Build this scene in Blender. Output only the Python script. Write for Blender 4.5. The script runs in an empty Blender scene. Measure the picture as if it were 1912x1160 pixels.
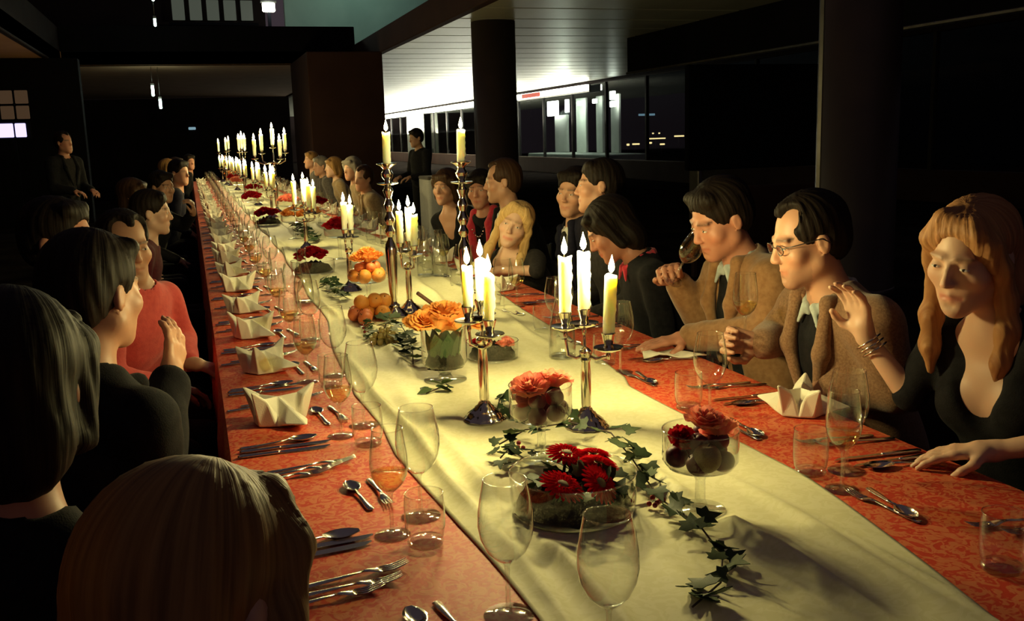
import bpy, math, random
import numpy as np
from mathutils import Vector, Matrix

random.seed(7)
rng = np.random.default_rng(7)
scene = bpy.context.scene
COL = scene.collection

# ------------------------------------------------------------------ camera
cam_data = bpy.data.cameras.new('camera')
cam_data.sensor_width = 36.0
cam_data.lens = 1810.0 / 1912.0 * 36.0
cam_data.clip_start = 0.05
cam_data.clip_end = 300
camera = bpy.data.objects.new('camera', cam_data)
COL.objects.link(camera)
def _nrm(v):
    v = np.array(v, float); return v / np.linalg.norm(v)
_vy = _nrm((-605, -309, 1810.0))
_dn = _nrm((304.0, (1810.0 ** 2 - 605 * 304.0) / 309.0, 1810.0))
_ex = _nrm(np.cross(_vy, -_dn))
_W = np.array([_ex, _vy, -_dn])
_r, _u, _b = _W @ np.array([1, 0, 0]), _W @ np.array([0, -1, 0]), _W @ np.array([0, 0, -1])
camera.matrix_world = Matrix(((_r[0], _u[0], _b[0], 0), (_r[1], _u[1], _b[1], 0), (_r[2], _u[2], _b[2], 1.47), (0, 0, 0, 1)))
scene.camera = camera

# ------------------------------------------------------------------ world, exposure
world = bpy.data.worlds.new('night'); scene.world = world
world.use_nodes = True
_bg = world.node_tree.nodes['Background']
_bg.inputs[0].default_value = (0.70, 0.52, 0.62, 1)
_bg.inputs[1].default_value = 0.016
scene.view_settings.view_transform = 'Standard'
scene.view_settings.look = 'None'
scene.view_settings.gamma = 1.0
scene.view_settings.use_curve_mapping = False
scene.view_settings.exposure = 1.8
CANDLE_W = 1.35
FLAME_COL = (1.0, 0.83, 0.34)
scene.cycles.max_bounces = 8
scene.cycles.diffuse_bounces = 3
scene.cycles.glossy_bounces = 4
scene.cycles.transmission_bounces = 6
scene.cycles.transparent_max_bounces = 40
scene.cycles.caustics_reflective = False
scene.cycles.caustics_refractive = False
scene.cycles.use_denoising = True
scene.cycles.sample_clamp_indirect = 4.0

# ------------------------------------------------------------------ materials
MATS = {}
def nodes_of(name):
    m = bpy.data.materials.new(name); m.use_nodes = True
    MATS[name] = m
    return m, m.node_tree.nodes, m.node_tree.links, m.node_tree.nodes['Principled BSDF']
def pmat(name, col, rough=0.6, metal=0.0, col2=None, scale=8.0, stretch=(1, 1, 1), bump=0.0, bscale=60.0, spec=0.5, sheen=0.0, detail=3.0, contrast=(0.35, 0.65), coords='Object', sss=0.0, sssr=(0.01, 0.005, 0.003)):
    m, n, l, b = nodes_of(name)
    b.inputs['Base Color'].default_value = (*col, 1)
    b.inputs['Roughness'].default_value = rough
    b.inputs['Metallic'].default_value = metal
    b.inputs['Specular IOR Level'].default_value = spec
    if sheen: b.inputs['Sheen Weight'].default_value = sheen
    if sss:
        b.inputs['Subsurface Weight'].default_value = sss
        b.inputs['Subsurface Radius'].default_value = sssr
        b.inputs['Subsurface Scale'].default_value = 1.0
    if col2 or bump:
        tc = n.new('ShaderNodeTexCoord'); mp = n.new('ShaderNodeMapping')
        mp.inputs['Scale'].default_value = stretch
        l.new(tc.outputs[coords], mp.inputs[0])
    if col2:
        t = n.new('ShaderNodeTexNoise'); t.inputs['Scale'].default_value = scale; t.inputs['Detail'].default_value = detail
        r = n.new('ShaderNodeValToRGB')
        r.color_ramp.elements[0].position = contrast[0]; r.color_ramp.elements[1].position = contrast[1]
        r.color_ramp.elements[0].color = (*col, 1); r.color_ramp.elements[1].color = (*col2, 1)
        l.new(mp.outputs[0], t.inputs[0]); l.new(t.outputs[0], r.inputs[0]); l.new(r.outputs[0], b.inputs['Base Color'])
    if bump:
        t2 = n.new('ShaderNodeTexNoise'); t2.inputs['Scale'].default_value = bscale; t2.inputs['Detail'].default_value = 4
        bp = n.new('ShaderNodeBump'); bp.inputs['Strength'].default_value = bump; bp.inputs['Distance'].default_value = 0.01
        l.new(mp.outputs[0], t2.inputs[0]); l.new(t2.outputs[0], bp.inputs['Height']); l.new(bp.outputs[0], b.inputs['Normal'])
    return m
def emat(name, col, strength):
    m, n, l, b = nodes_of(name)
    b.inputs['Base Color'].default_value = (0, 0, 0, 1)
    b.inputs['Emission Color'].default_value = (*col, 1)
    b.inputs['Emission Strength'].default_value = strength
    return m
def glassmat(name, tint=(0.97, 0.98, 0.96), rough=0.035, base=0.04, gain=0.7, edge=0.5, power=3.0):
    """thin clear glass: what is not mirrored at the surface passes straight through, less of it where the wall is seen edge-on"""
    m, n, l, b = nodes_of(name)
    n.remove(b)
    out = n['Material Output']
    tr = n.new('ShaderNodeBsdfTransparent')
    gl = n.new('ShaderNodeBsdfGlossy'); gl.inputs['Roughness'].default_value = rough; gl.inputs[0].default_value = (1, 1, 1, 1)
    lw = n.new('ShaderNodeLayerWeight'); lw.inputs[0].default_value = 0.5
    fr = n.new('ShaderNodeMath'); fr.operation = 'POWER'; fr.inputs[1].default_value = power
    l.new(lw.outputs['Facing'], fr.inputs[0])
    cm = n.new('ShaderNodeMix'); cm.data_type = 'RGBA'; cm.inputs[6].default_value = (*tint, 1); cm.inputs[7].default_value = (*[t * edge for t in tint], 1)
    l.new(fr.outputs[0], cm.inputs[0]); l.new(cm.outputs[2], tr.inputs[0])
    mul = n.new('ShaderNodeMath'); mul.operation = 'MULTIPLY_ADD'; mul.inputs[1].default_value = gain; mul.inputs[2].default_value = base; mul.use_clamp = True
    mx = n.new('ShaderNodeMixShader')
    l.new(fr.outputs[0], mul.inputs[0]); l.new(mul.outputs[0], mx.inputs[0]); l.new(tr.outputs[0], mx.inputs[1]); l.new(gl.outputs[0], mx.inputs[2])
    l.new(mx.outputs[0], out.inputs[0])
    return m
def damask(name, c1, c2, scale, rough, bump=0.15, stretch=(1, 1, 1), lo=0.44, hi=0.54, sheen=0.1):
    """woven leaf-scroll damask: bands of distorted noise between two thread colours"""
    m, n, l, b = nodes_of(name)
    tc = n.new('ShaderNodeTexCoord'); mp = n.new('ShaderNodeMapping'); mp.inputs['Scale'].default_value = stretch
    t = n.new('ShaderNodeTexNoise'); t.inputs['Scale'].default_value = scale; t.inputs['Detail'].default_value = 1.5; t.inputs['Distortion'].default_value = 2.2
    r = n.new('ShaderNodeValToRGB')
    r.color_ramp.elements[0].position = lo; r.color_ramp.elements[1].position = hi
    r.color_ramp.elements[0].color = (*c1, 1); r.color_ramp.elements[1].color = (*c2, 1)
    bp = n.new('ShaderNodeBump'); bp.inputs['Strength'].default_value = bump; bp.inputs['Distance'].default_value = 0.002
    l.new(tc.outputs['Object'], mp.inputs[0]); l.new(mp.outputs[0], t.inputs[0]); l.new(t.outputs[0], r.inputs[0])
    l.new(r.outputs[0], b.inputs['Base Color']); l.new(t.outputs[0], bp.inputs['Height']); l.new(bp.outputs[0], b.inputs['Normal'])
    b.inputs['Roughness'].default_value = rough; b.inputs['Sheen Weight'].default_value = sheen; b.inputs['Specular IOR Level'].default_value = 0.25
    return m
def skinmat(name, rough=0.5):
    m, n, l, b = nodes_of(name)
    a = n.new('ShaderNodeVertexColor'); a.layer_name = 'tint'
    l.new(a.outputs[0], b.inputs['Base Color'])
    b.inputs['Roughness'].default_value = rough
    b.inputs['Subsurface Weight'].default_value = 0.12
    b.inputs['Subsurface Radius'].default_value = (0.012, 0.005, 0.003)
    b.inputs['Subsurface Scale'].default_value = 1.0
    return m
def petalmat(name, c1, c2):
    """thin petals: part of the light is reflected, part shines through"""
    m, n, l, b = nodes_of(name); n.remove(b)
    tc = n.new('ShaderNodeTexCoord'); t = n.new('ShaderNodeTexNoise'); t.inputs['Scale'].default_value = 2.2
    r = n.new('ShaderNodeValToRGB'); r.color_ramp.elements[0].position = 0.35; r.color_ramp.elements[1].position = 0.65
    r.color_ramp.elements[0].color = (*c1, 1); r.color_ramp.elements[1].color = (*c2, 1)
    d = n.new('ShaderNodeBsdfDiffuse'); tl = n.new('ShaderNodeBsdfTranslucent'); mx = n.new('ShaderNodeMixShader'); mx.inputs[0].default_value = 0.4
    l.new(tc.outputs['Object'], t.inputs[0]); l.new(t.outputs[0], r.inputs[0])
    for s_ in (d, tl): l.new(r.outputs[0], s_.inputs[0])
    l.new(d.outputs[0], mx.inputs[1]); l.new(tl.outputs[0], mx.inputs[2]); l.new(mx.outputs[0], n['Material Output'].inputs[0])
    return m
def flamemat():
    m, n, l, b = nodes_of('flame'); n.remove(b)
    em = n.new('ShaderNodeEmission'); em.inputs[0].default_value = (1.0, 0.78, 0.32, 1); em.inputs[1].default_value = 20.0
    tr = n.new('ShaderNodeBsdfTransparent'); ad = n.new('ShaderNodeAddShader')
    l.new(em.outputs[0], ad.inputs[0]); l.new(tr.outputs[0], ad.inputs[1]); l.new(ad.outputs[0], n['Material Output'].inputs[0])
    return m

damask('coral_damask', (0.64, 0.055, 0.026), (0.72, 0.195, 0.080), 40.0, 0.55, sheen=0.0)
damask('cream_damask', (0.82, 0.79, 0.48), (0.87, 0.84, 0.55), 30.0, 0.65, 0.1, lo=0.46, hi=0.52, sheen=0.0)
pmat('napkin_linen', (0.84, 0.81, 0.66), 0.8, bump=0.1, bscale=300)
pmat('silver', (0.78, 0.72, 0.62), 0.14, 1.0, col2=(0.66, 0.6, 0.5), scale=30)
pmat('steel', (0.72, 0.70, 0.66), 0.16, 1.0, col2=(0.62, 0.6, 0.55), scale=20)
pmat('wax', (0.95, 0.91, 0.70), 0.45, sss=1.0, sssr=(0.035, 0.028, 0.011), bump=0.05, bscale=80)
pmat('wick', (0.02, 0.015, 0.01), 0.9, col2=(0.05, 0.03, 0.02))
flamemat()
glassmat('clear_glass', (0.985, 0.99, 0.98), base=0.07, gain=0.95, edge=0.42, rough=0.03)
glassmat('thick_glass', (0.975, 0.985, 0.97), base=0.13, gain=0.5, edge=0.75, power=2.5, rough=0.07)
glassmat('white_wine', (0.99, 0.93, 0.62), base=0.05, gain=0.5, edge=0.75)
glassmat('water', (0.96, 0.97, 0.94), base=0.04, gain=0.4)
glassmat('window_glass', (0.75, 0.8, 0.82), base=0.02, gain=0.3, edge=0.9)
pmat('plum_skin', (0.09, 0.012, 0.035), 0.4, spec=0.3, col2=(0.17, 0.035, 0.06), scale=25)
pmat('fig_skin', (0.42, 0.34, 0.12), 0.5, col2=(0.30, 0.2, 0.12), scale=18)
pmat('orange_peel', (0.85, 0.30, 0.05), 0.4, col2=(0.9, 0.40, 0.07), scale=14, bump=0.2, bscale=220)
pmat('apricot_skin', (0.80, 0.27, 0.08), 0.5, col2=(0.72, 0.14, 0.06), scale=16)
pmat('grape_skin', (0.48, 0.42, 0.14), 0.3, col2=(0.38, 0.27, 0.1), scale=40, sss=0.3, sssr=(0.01, 0.008, 0.003))
petalmat('rose_orange', (0.90, 0.36, 0.08), (0.94, 0.50, 0.16))
petalmat('rose_pink', (0.90, 0.24, 0.22), (0.94, 0.44, 0.26))
petalmat('rose_red', (0.40, 0.010, 0.018), (0.52, 0.018, 0.028))
petalmat('gerbera_red', (0.56, 0.006, 0.014), (0.66, 0.014, 0.022))
pmat('gerbera_heart', (0.35, 0.30, 0.12), 0.7, col2=(0.2, 0.1, 0.04), scale=200)
pmat('ivy_green', (0.018, 0.042, 0.018), 0.55, spec=0.2, col2=(0.05, 0.085, 0.03), scale=40)
pmat('pale_leaf', (0.085, 0.12, 0.045), 0.65, spec=0.15, col2=(0.04, 0.07, 0.03), scale=40)
pmat('stem_brown', (0.07, 0.04, 0.02), 0.7, col2=(0.04, 0.025, 0.012), scale=60)
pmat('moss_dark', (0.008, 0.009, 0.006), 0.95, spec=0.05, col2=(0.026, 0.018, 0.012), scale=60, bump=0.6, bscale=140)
pmat('berry_red', (0.35, 0.02, 0.02), 0.3, col2=(0.22, 0.01, 0.02), scale=50)
pmat('cinnamon', (0.11, 0.045, 0.02), 0.7, col2=(0.06, 0.025, 0.012), scale=60)
skinmat('skin')
pmat('eye_white', (0.75, 0.7, 0.65), 0.25, col2=(0.7, 0.62, 0.58), scale=60)
pmat('eye_iris', (0.05, 0.035, 0.025), 0.15, col2=(0.02, 0.015, 0.01), scale=90)
def hairmat(name, c1, c2, rough=0.5):
    """strands run down from the crown: the 'tint' attribute holds (angle round the head, height, depth)"""
    m, n, l, b = nodes_of(name)
    at = n.new('ShaderNodeVertexColor'); at.layer_name = 'tint'
    vm = n.new('ShaderNodeVectorMath'); vm.operation = 'MULTIPLY'; vm.inputs[1].default_value = (95, 5, 5)
    t = n.new('ShaderNodeTexNoise'); t.inputs['Scale'].default_value = 1.0; t.inputs['Detail'].default_value = 3
    r = n.new('ShaderNodeValToRGB'); r.color_ramp.elements[0].position = 0.32; r.color_ramp.elements[1].position = 0.68
    r.color_ramp.elements[0].color = (*c1, 1); r.color_ramp.elements[1].color = (*c2, 1)
    bp = n.new('ShaderNodeBump'); bp.inputs['Strength'].default_value = 0.55; bp.inputs['Distance'].default_value = 0.003
    l.new(at.outputs[0], vm.inputs[0]); l.new(vm.outputs[0], t.inputs[0]); l.new(t.outputs[0], r.inputs[0]); l.new(r.outputs[0], b.inputs['Base Color'])
    l.new(t.outputs[0], bp.inputs['Height']); l.new(bp.outputs[0], b.inputs['Normal'])
    b.inputs['Roughness'].default_value = rough; b.inputs['Specular IOR Level'].default_value = 0.15
    return m
hairmat('hair_dark', (0.006, 0.004, 0.003), (0.016, 0.010, 0.007), 0.6)
hairmat('hair_brown', (0.03, 0.014, 0.008), (0.06, 0.03, 0.015))
hairmat('hair_blonde', (0.42, 0.26, 0.10), (0.62, 0.42, 0.18))
hairmat('hair_darkblonde', (0.17, 0.085, 0.03), (0.36, 0.20, 0.07))
hairmat('hair_strawberry', (0.30, 0.13, 0.055), (0.46, 0.24, 0.10))
hairmat('hair_grey', (0.14, 0.12, 0.10), (0.26, 0.23, 0.19))
def fabric(name, c, c2=None, rough=0.85, scale=60, sheen=0.25):
    return pmat(name, c, rough, col2=c2 or tuple(min(1, v * 1.4 + 0.002) for v in c), scale=scale, bump=0.2, bscale=350, spec=0.15, sheen=sheen)
fabric('cloth_black', (0.006, 0.006, 0.008), sheen=0.02)
fabric('cloth_navy', (0.010, 0.010, 0.022), sheen=0.02)
fabric('cloth_charcoal', (0.02, 0.018, 0.018), sheen=0.03)
fabric('cloth_maroon', (0.07, 0.010, 0.016), sheen=0.05)
fabric('cloth_tan', (0.24, 0.125, 0.055), (0.31, 0.17, 0.08))
fabric('cloth_brown', (0.19, 0.10, 0.055), (0.28, 0.16, 0.09), scale=180)
fabric('cloth_coralpink', (0.62, 0.075, 0.07), (0.70, 0.10, 0.085))
fabric('cloth_beige', (0.30, 0.21, 0.11), (0.38, 0.27, 0.15))
fabric('cloth_pinkscarf', (0.55, 0.03, 0.055), (0.65, 0.05, 0.08))
fabric('cloth_white', (0.62, 0.62, 0.58), (0.7, 0.7, 0.66))
fabric('cloth_paleblue', (0.36, 0.42, 0.42), (0.44, 0.5, 0.5))
fabric('cloth_grey', (0.10, 0.09, 0.085))
pmat('leather_black', (0.012, 0.01, 0.01), 0.4, col2=(0.02, 0.018, 0.016), scale=40)
pmat('chair_black', (0.01, 0.009, 0.009), 0.55, col2=(0.018, 0.016, 0.015), scale=20)
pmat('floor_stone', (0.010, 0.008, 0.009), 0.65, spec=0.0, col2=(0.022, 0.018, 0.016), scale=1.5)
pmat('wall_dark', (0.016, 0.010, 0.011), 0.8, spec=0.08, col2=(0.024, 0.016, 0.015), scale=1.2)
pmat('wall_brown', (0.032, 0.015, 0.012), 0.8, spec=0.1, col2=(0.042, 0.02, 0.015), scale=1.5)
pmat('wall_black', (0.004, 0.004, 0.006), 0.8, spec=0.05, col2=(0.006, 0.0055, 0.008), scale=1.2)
pmat('soffit_plaster', (0.44, 0.23, 0.115), 0.8, col2=(0.5, 0.27, 0.14), scale=2)
pmat('ceiling_panel', (0.62, 0.62, 0.53), 0.34, 0.4, col2=(0.52, 0.52, 0.45), scale=1.2, stretch=(1, 0.15, 1))
pmat('grey_plaster', (0.10, 0.10, 0.085), 0.85, col2=(0.12, 0.12, 0.10), scale=2)
pmat('white_plaster', (0.62, 0.64, 0.58), 0.8, col2=(0.55, 0.57, 0.52), scale=2)
pmat('green_wall', (0.38, 0.52, 0.45), 0.8, col2=(0.33, 0.46, 0.4), scale=1.5)
pmat('column_dark', (0.028, 0.018, 0.018), 0.5, col2=(0.036, 0.022, 0.021), scale=3)
pmat('frame_metal', (0.16, 0.15, 0.14), 0.4, 0.9, col2=(0.12, 0.11, 0.1), scale=6)
pmat('mullion_dark', (0.02, 0.018, 0.018), 0.6, 0.0, col2=(0.03, 0.026, 0.025), scale=6, spec=0.1)
pmat('red_sign', (0.45, 0.03, 0.02), 0.5, col2=(0.5, 0.04, 0.03), scale=4)
emat('light_white', (1.0, 1.0, 0.80), 4.5)
emat('light_green', (0.65, 1.0, 0.82), 4.0)
emat('screen_lilac', (0.62, 0.55, 1.0), 0.45)
emat('city_warm', (1.0, 0.72, 0.30), 0.6)
emat('city_cool', (0.45, 0.75, 0.9), 0.12)
emat('dim_brick', (0.30, 0.17, 0.09), 0.05)
emat('office_glow', (0.72, 0.82, 0.62), 0.022)

# ------------------------------------------------------------------ mesh helpers
class MB:
    def __init__(s): s.v = []; s.f = []
    def add(s, v, f):
        o = len(s.v); s.v += [tuple(map(float, p)) for p in v]; s.f += [tuple(i + o for i in q) for q in f]; return s
    def box(s, c, d, rz=0.0):
        x, y, z = d[0] / 2, d[1] / 2, d[2] / 2
        ca, sa = math.cos(rz), math.sin(rz)
        pts = [(a * x, b * y, e * z) for e in (-1, 1) for a, b in ((-1, -1), (1, -1), (1, 1), (-1, 1))]
        pts = [(c[0] + p[0] * ca - p[1] * sa, c[1] + p[0] * sa + p[1] * ca, c[2] + p[2]) for p in pts]
        return s.add(pts, [(0, 3, 2, 1), (4, 5, 6, 7), (0, 1, 5, 4), (1, 2, 6, 5), (2, 3, 7, 6), (3, 0, 4, 7)])
    def bevel_box(s, c, d, b, rz=0.0):
        """box with chamfered vertical and top edges"""
        x, y, z = d[0] / 2, d[1] / 2, d[2] / 2
        ca, sa = math.cos(rz), math.sin(rz)
        rings = []
        for zz, ins in ((-z, b), (-z + b, 0), (z - b, 0), (z, b)):
            X, Y = x - ins, y - ins
            rings.append([(-X, -Y + b, zz), (-X + b, -Y, zz), (X - b, -Y, zz), (X, -Y + b, zz), (X, Y - b, zz), (X - b, Y, zz), (-X + b, Y, zz), (-X, Y - b, zz)])
        v = [(c[0] + p[0] * ca - p[1] * sa, c[1] + p[0] * sa + p[1] * ca, c[2] + p[2]) for r in rings for p in r]
        f = [tuple(range(7, -1, -1)), tuple(range(24, 32))]
        for k in range(3):
            for i in range(8): f.append((k * 8 + i, k * 8 + (i + 1) % 8, k * 8 + 8 + (i + 1) % 8, k * 8 + 8 + i))
        return s.add(v, f)
    def lathe(s, prof, seg=24, c=(0, 0, 0), flute=None, caps=True):
        v = []; f = []; n = len(prof)
        for k, (r, z) in enumerate(prof):
            for i in range(seg):
                a = 2 * math.pi * i / seg
                rr = r * (1 + (flute[1] * math.cos(flute[0] * a) if flute and r > flute[2] else 0))
                v.append((c[0] + rr * math.cos(a), c[1] + rr * math.sin(a), c[2] + z))
        for k in range(n - 1):
            for i in range(seg):
                j = (i + 1) % seg
                f.append((k * seg + i, k * seg + j, (k + 1) * seg + j, (k + 1) * seg + i))
        if caps:
            if prof[0][0] > 1e-4: f.append(tuple(range(seg - 1, -1, -1)))
            if prof[-1][0] > 1e-4: f.append(tuple(range((n - 1) * seg, n * seg)))
        return s.add(v, f)
    def tube(s, pts, rad, seg=8, flat=1.0, up=(0, 0, 1)):
        pts = [Vector(p) for p in pts]; n = len(pts)
        if not hasattr(rad, '__len__'): rad = [rad] * n
        v = []; f = []
        for k in range(n):
            t = (pts[min(k + 1, n - 1)] - pts[max(k - 1, 0)]).normalized()
            u = Vector(up)
            if abs(t.dot(u)) > 0.95: u = Vector((1, 0, 0))
            a = t.cross(u).normalized(); b = a.cross(t)
            for i in range(seg):
                w = 2 * math.pi * i / seg
                v.append(pts[k] + a * (rad[k] * math.cos(w)) + b * (rad[k] * flat * math.sin(w)))
        for k in range(n - 1):
            for i in range(seg):
                j = (i + 1) % seg
                f.append((k * seg + i, k * seg + j, (k + 1) * seg + j, (k + 1) * seg + i))
        f.append(tuple(range(seg - 1, -1, -1))); f.append(tuple(range((n - 1) * seg, n * seg)))
        return s.add(v, f)
    def ball(s, c, r, seg=12, rings=8, fn=None):
        if not hasattr(r, '__len__'): r = (r, r, r)
        v = [(0, 0, 1)]
        for k in range(1, rings):
            t = math.pi * k / rings
            for i in range(seg):
                a = 2 * math.pi * i / seg
                v.append((math.sin(t) * math.cos(a), math.sin(t) * math.sin(a), math.cos(t)))
        v.append((0, 0, -1))
        if fn: v = [fn(p) for p in v]
        f = []
        for i in range(seg): f.append((0, 1 + i, 1 + (i + 1) % seg))
        for k in range(rings - 2):
            for i in range(seg):
                a = 1 + k * seg + i; b = 1 + k * seg + (i + 1) % seg
                f.append((a, a + seg, b + seg, b))
        L = len(v) - 1; o = 1 + (rings - 2) * seg
        for i in range(seg): f.append((L, o + (i + 1) % seg, o + i))
        return s.add([(c[0] + p[0] * r[0], c[1] + p[1] * r[1], c[2] + p[2] * r[2]) for p in v], f)
    def mesh(s, name, mat, smooth=True, auto=None):
        me = bpy.data.meshes.new(name); me.from_pydata(s.v, [], s.f)
        me.materials.append(MATS[mat])
        if smooth:
            me.polygons.foreach_set('use_smooth', [True] * len(me.polygons))
            if auto is not None:
                try: me.set_sharp_from_angle(angle=math.radians(auto))
                except Exception: pass
        me.update(); return me
    def build(s, name, mat, parent=None, smooth=True, loc=None, auto=None):
        return link(name, s.mesh(name, mat, smooth, auto), parent, loc)
def link(name, me, parent=None, loc=None, rot=None, scale=None):
    o = bpy.data.objects.new(name, me); COL.objects.link(o)
    if parent is not None: o.parent = parent
    if loc is not None: o.location = loc
    if rot is not None: o.rotation_euler = rot
    if scale is not None: o.scale = scale
    return o
def tag(o, label, cat, group=None, kind=None):
    o['label'] = label; o['category'] = cat
    if group: o['group'] = group
    if kind: o['kind'] = kind
    return o
def empty(name, loc=(0, 0, 0), rz=0.0):
    o = bpy.data.objects.new(name, None); COL.objects.link(o)
    o.location = loc; o.rotation_euler = (0, 0, rz); o.empty_display_size = 0.05
    return o
def struct(o, label=None):
    o['kind'] = 'structure'
    if label: o['label'] = label
    return o
ORD = ['first', 'second', 'third', 'fourth', 'fifth', 'sixth', 'seventh', 'eighth', 'ninth', 'tenth', 'eleventh', 'twelfth', 'thirteenth', 'fourteenth', 'fifteenth', 'sixteenth', 'seventeenth', 'eighteenth', 'nineteenth', 'twentieth', 'twenty-first', 'twenty-second', 'twenty-third', 'twenty-fourth', 'twenty-fifth', 'twenty-sixth', 'twenty-seventh', 'twenty-eighth', 'twenty-ninth', 'thirtieth', 'thirty-first', 'thirty-second', 'thirty-third']
TZ = 0.75      # table height
RZ = 0.754     # on the runner

# ------------------------------------------------------------------ the hall
def sbox(name, lo, hi, mat, label=None, parent=None, trim=0.012):
    c = [(a + b) / 2 for a, b in zip(lo, hi)]; d = [b - a for a, b in zip(lo, hi)]
    o = MB().bevel_box(c, d, min(trim, min(d) * 0.3)).build(name, mat, parent, smooth=False)
    if parent is None: struct(o, label)
    return o
CEIL = 3.2
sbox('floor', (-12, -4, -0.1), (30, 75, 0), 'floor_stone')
sbox('ceiling', (-12, -4, CEIL), (-2.4, 23, CEIL + 0.3), 'soffit_plaster', 'dim brown soffit left of the atrium opening')
sbox('ceiling', (-12, 23, CEIL), (3.84, 39, CEIL + 0.3), 'soffit_plaster', 'dim brown soffit at the far end of the hall')
# panelled soffit on the right, strip by strip
cr = struct(empty('ceiling', (8.5, 12, CEIL)), 'pale metal panelled soffit over the right aisle')
pm = MB().bevel_box((0, 0, 0.03), (9.2, 1.14, 0.06), 0.012).mesh('panel', 'ceiling_panel', False)
for k in range(48):
    link('panel', pm, cr, (0, 0.6 + k * 1.2, 0.0))
MB().box((0, 29, 0.11), (9.2, 58, 0.06)).build('backing', 'wall_black', cr, False)
sbox('trim_1', (3.8, -4, CEIL - 0.02), (3.95, 40, CEIL + 0.42), 'wall_brown', 'brown fascia along the right edge of the atrium')
sbox('trim_2', (-2.5, -4, CEIL - 0.02), (-2.4, 23, CEIL + 0.8), 'wall_dark', 'dark fascia along the left edge of the atrium')
sbox('trim_3', (-2.4, 23, CEIL), (3.84, 23.25, 4.03), 'wall_black', 'black gallery parapet across the far end of the atrium')
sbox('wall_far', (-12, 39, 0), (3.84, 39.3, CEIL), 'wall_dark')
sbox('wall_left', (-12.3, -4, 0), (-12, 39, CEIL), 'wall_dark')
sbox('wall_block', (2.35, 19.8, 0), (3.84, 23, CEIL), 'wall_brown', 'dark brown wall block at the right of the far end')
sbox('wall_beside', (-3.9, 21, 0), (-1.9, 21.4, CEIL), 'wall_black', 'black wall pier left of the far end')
# upper gallery behind the parapet
sbox('wall_gallery', (2.7, 27, 3.5), (12, 27.2, 9), 'green_wall', 'pale green gallery wall lit from above')
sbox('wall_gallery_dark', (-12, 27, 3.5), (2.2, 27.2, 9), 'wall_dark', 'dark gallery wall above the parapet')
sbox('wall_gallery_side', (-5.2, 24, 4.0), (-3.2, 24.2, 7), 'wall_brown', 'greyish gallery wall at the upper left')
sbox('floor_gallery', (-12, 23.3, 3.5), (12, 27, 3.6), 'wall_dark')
w = struct(empty('window_gallery', (0.8, 26.8, 4.72)), 'barred gallery window above the parapet')
for k in range(5):
    MB().bevel_box((-0.75 + k * 0.42, 0, 0.12), (0.30, 0.04, 0.5), 0.01).build('pane', 'office_glow', w, False)
MB().box((0.1, -0.03, -0.22), (2.2, 0.06, 0.06)).build('rail', 'wall_black', w, False)
MB().box((0.1, 0.02, -0.42), (2.2, 0.04, 0.3)).build('lower_panel', 'wall_brown', w, False)
def lamp(name, loc, dim, mat, label, cat='lamp', power=0, col=(0.7, 1, 0.85), group=None, rod=0.0):
    r = empty(name, loc)
    MB().bevel_box((0, 0, 0), dim, min(dim) * 0.25).build('tube', mat, r, False)
    MB().bevel_box((0, 0, dim[2] / 2 + 0.02), (dim[0] * 1.3, dim[1] * 1.3, 0.05), 0.006).build('cap', 'frame_metal', r, False)
    if rod: MB().tube([(0, 0, dim[2] / 2 + 0.03), (0, 0, dim[2] / 2 + rod)], 0.006, 6).build('rod', 'frame_metal', r)
    if power:
        ld = bpy.data.lights.new('bulb', 'POINT'); ld.energy = power; ld.color = col; ld.shadow_soft_size = 0.1
        lo = bpy.data.objects.new('bulb', ld); COL.objects.link(lo); lo.parent = r; lo.location = (0, -dim[1] - 0.15, 0)
    tag(r, label, cat, group)
    return r
lamp('reflection_tube', (-0.42, 21.5, 4.5), (0.05, 0.05, 0.32), 'light_green', 'topmost slim green white lamp reflection over the far table end, built as a tube', power=0.6, rod=2.0)  # these four glowing tubes stand in for streaks of reflected lamps
lamp('reflection_tube', (-0.43, 21.7, 3.95), (0.05, 0.05, 0.16), 'light_green', 'short green white lamp reflection just above the parapet, built as a tube', rod=0.5)
lamp('reflection_tube', (-0.64, 23.4, 2.68), (0.06, 0.06, 0.24), 'light_green', 'slim tube standing for a lamp reflection under the far soffit, higher of two', power=0.8, rod=0.41)
lamp('reflection_tube', (-0.51, 23.6, 2.40), (0.06, 0.06, 0.22), 'light_green', 'slim tube standing for a lamp reflection under the far soffit, lower of two', power=0.8, rod=0.70)
MB_g = MB().bevel_box((2.15, 25.2, 4.1), (0.08, 0.08, 1.0), 0.01).build('post_gallery', 'wall_black', None, False); struct(MB_g, 'thin black post under the gallery lamp')
lamp('gallery_lamp', (2.15, 25.2, 4.72), (0.3, 0.1, 0.22), 'light_white', 'small bright box lamp on the gallery', power=5, col=(0.85, 1, 0.85))
lamp('gallery_wall_fill', (4.6, 25.4, 6.6), (1.6, 0.2, 0.1), 'light_green', 'unseen green white strip lamp added to light the gallery wall', power=3, col=(0.75, 1, 0.85))  # out of view, put in so the gallery wall reads as lit
# columns
def column(loc, r, h, label, strip):
    o = empty('round_column', loc)
    MB().lathe([(r * 1.02, 0), (r * 1.02, 0.12), (r, 0.13), (r, h)], 40).build('shaft', 'column_dark', o)
    MB().lathe([(r * 1.05, 0), (r * 1.05, 0.09), (r * 1.03, 0.1)], 40).build('base_ring', 'frame_metal', o)
    if strip: MB().box((-r * 0.96, r * 0.2, h / 2), (0.03, 0.05, h)).build('edge_trim', 'frame_metal', o, False)
    struct(o, label)
column((4.62, 14.8, 0), 0.34, CEIL, 'dark round column right of the tall candlesticks', False)
column((5.38, 7.0, 0), 0.33, 7, 'dark round column behind the man with glasses', True)
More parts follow.
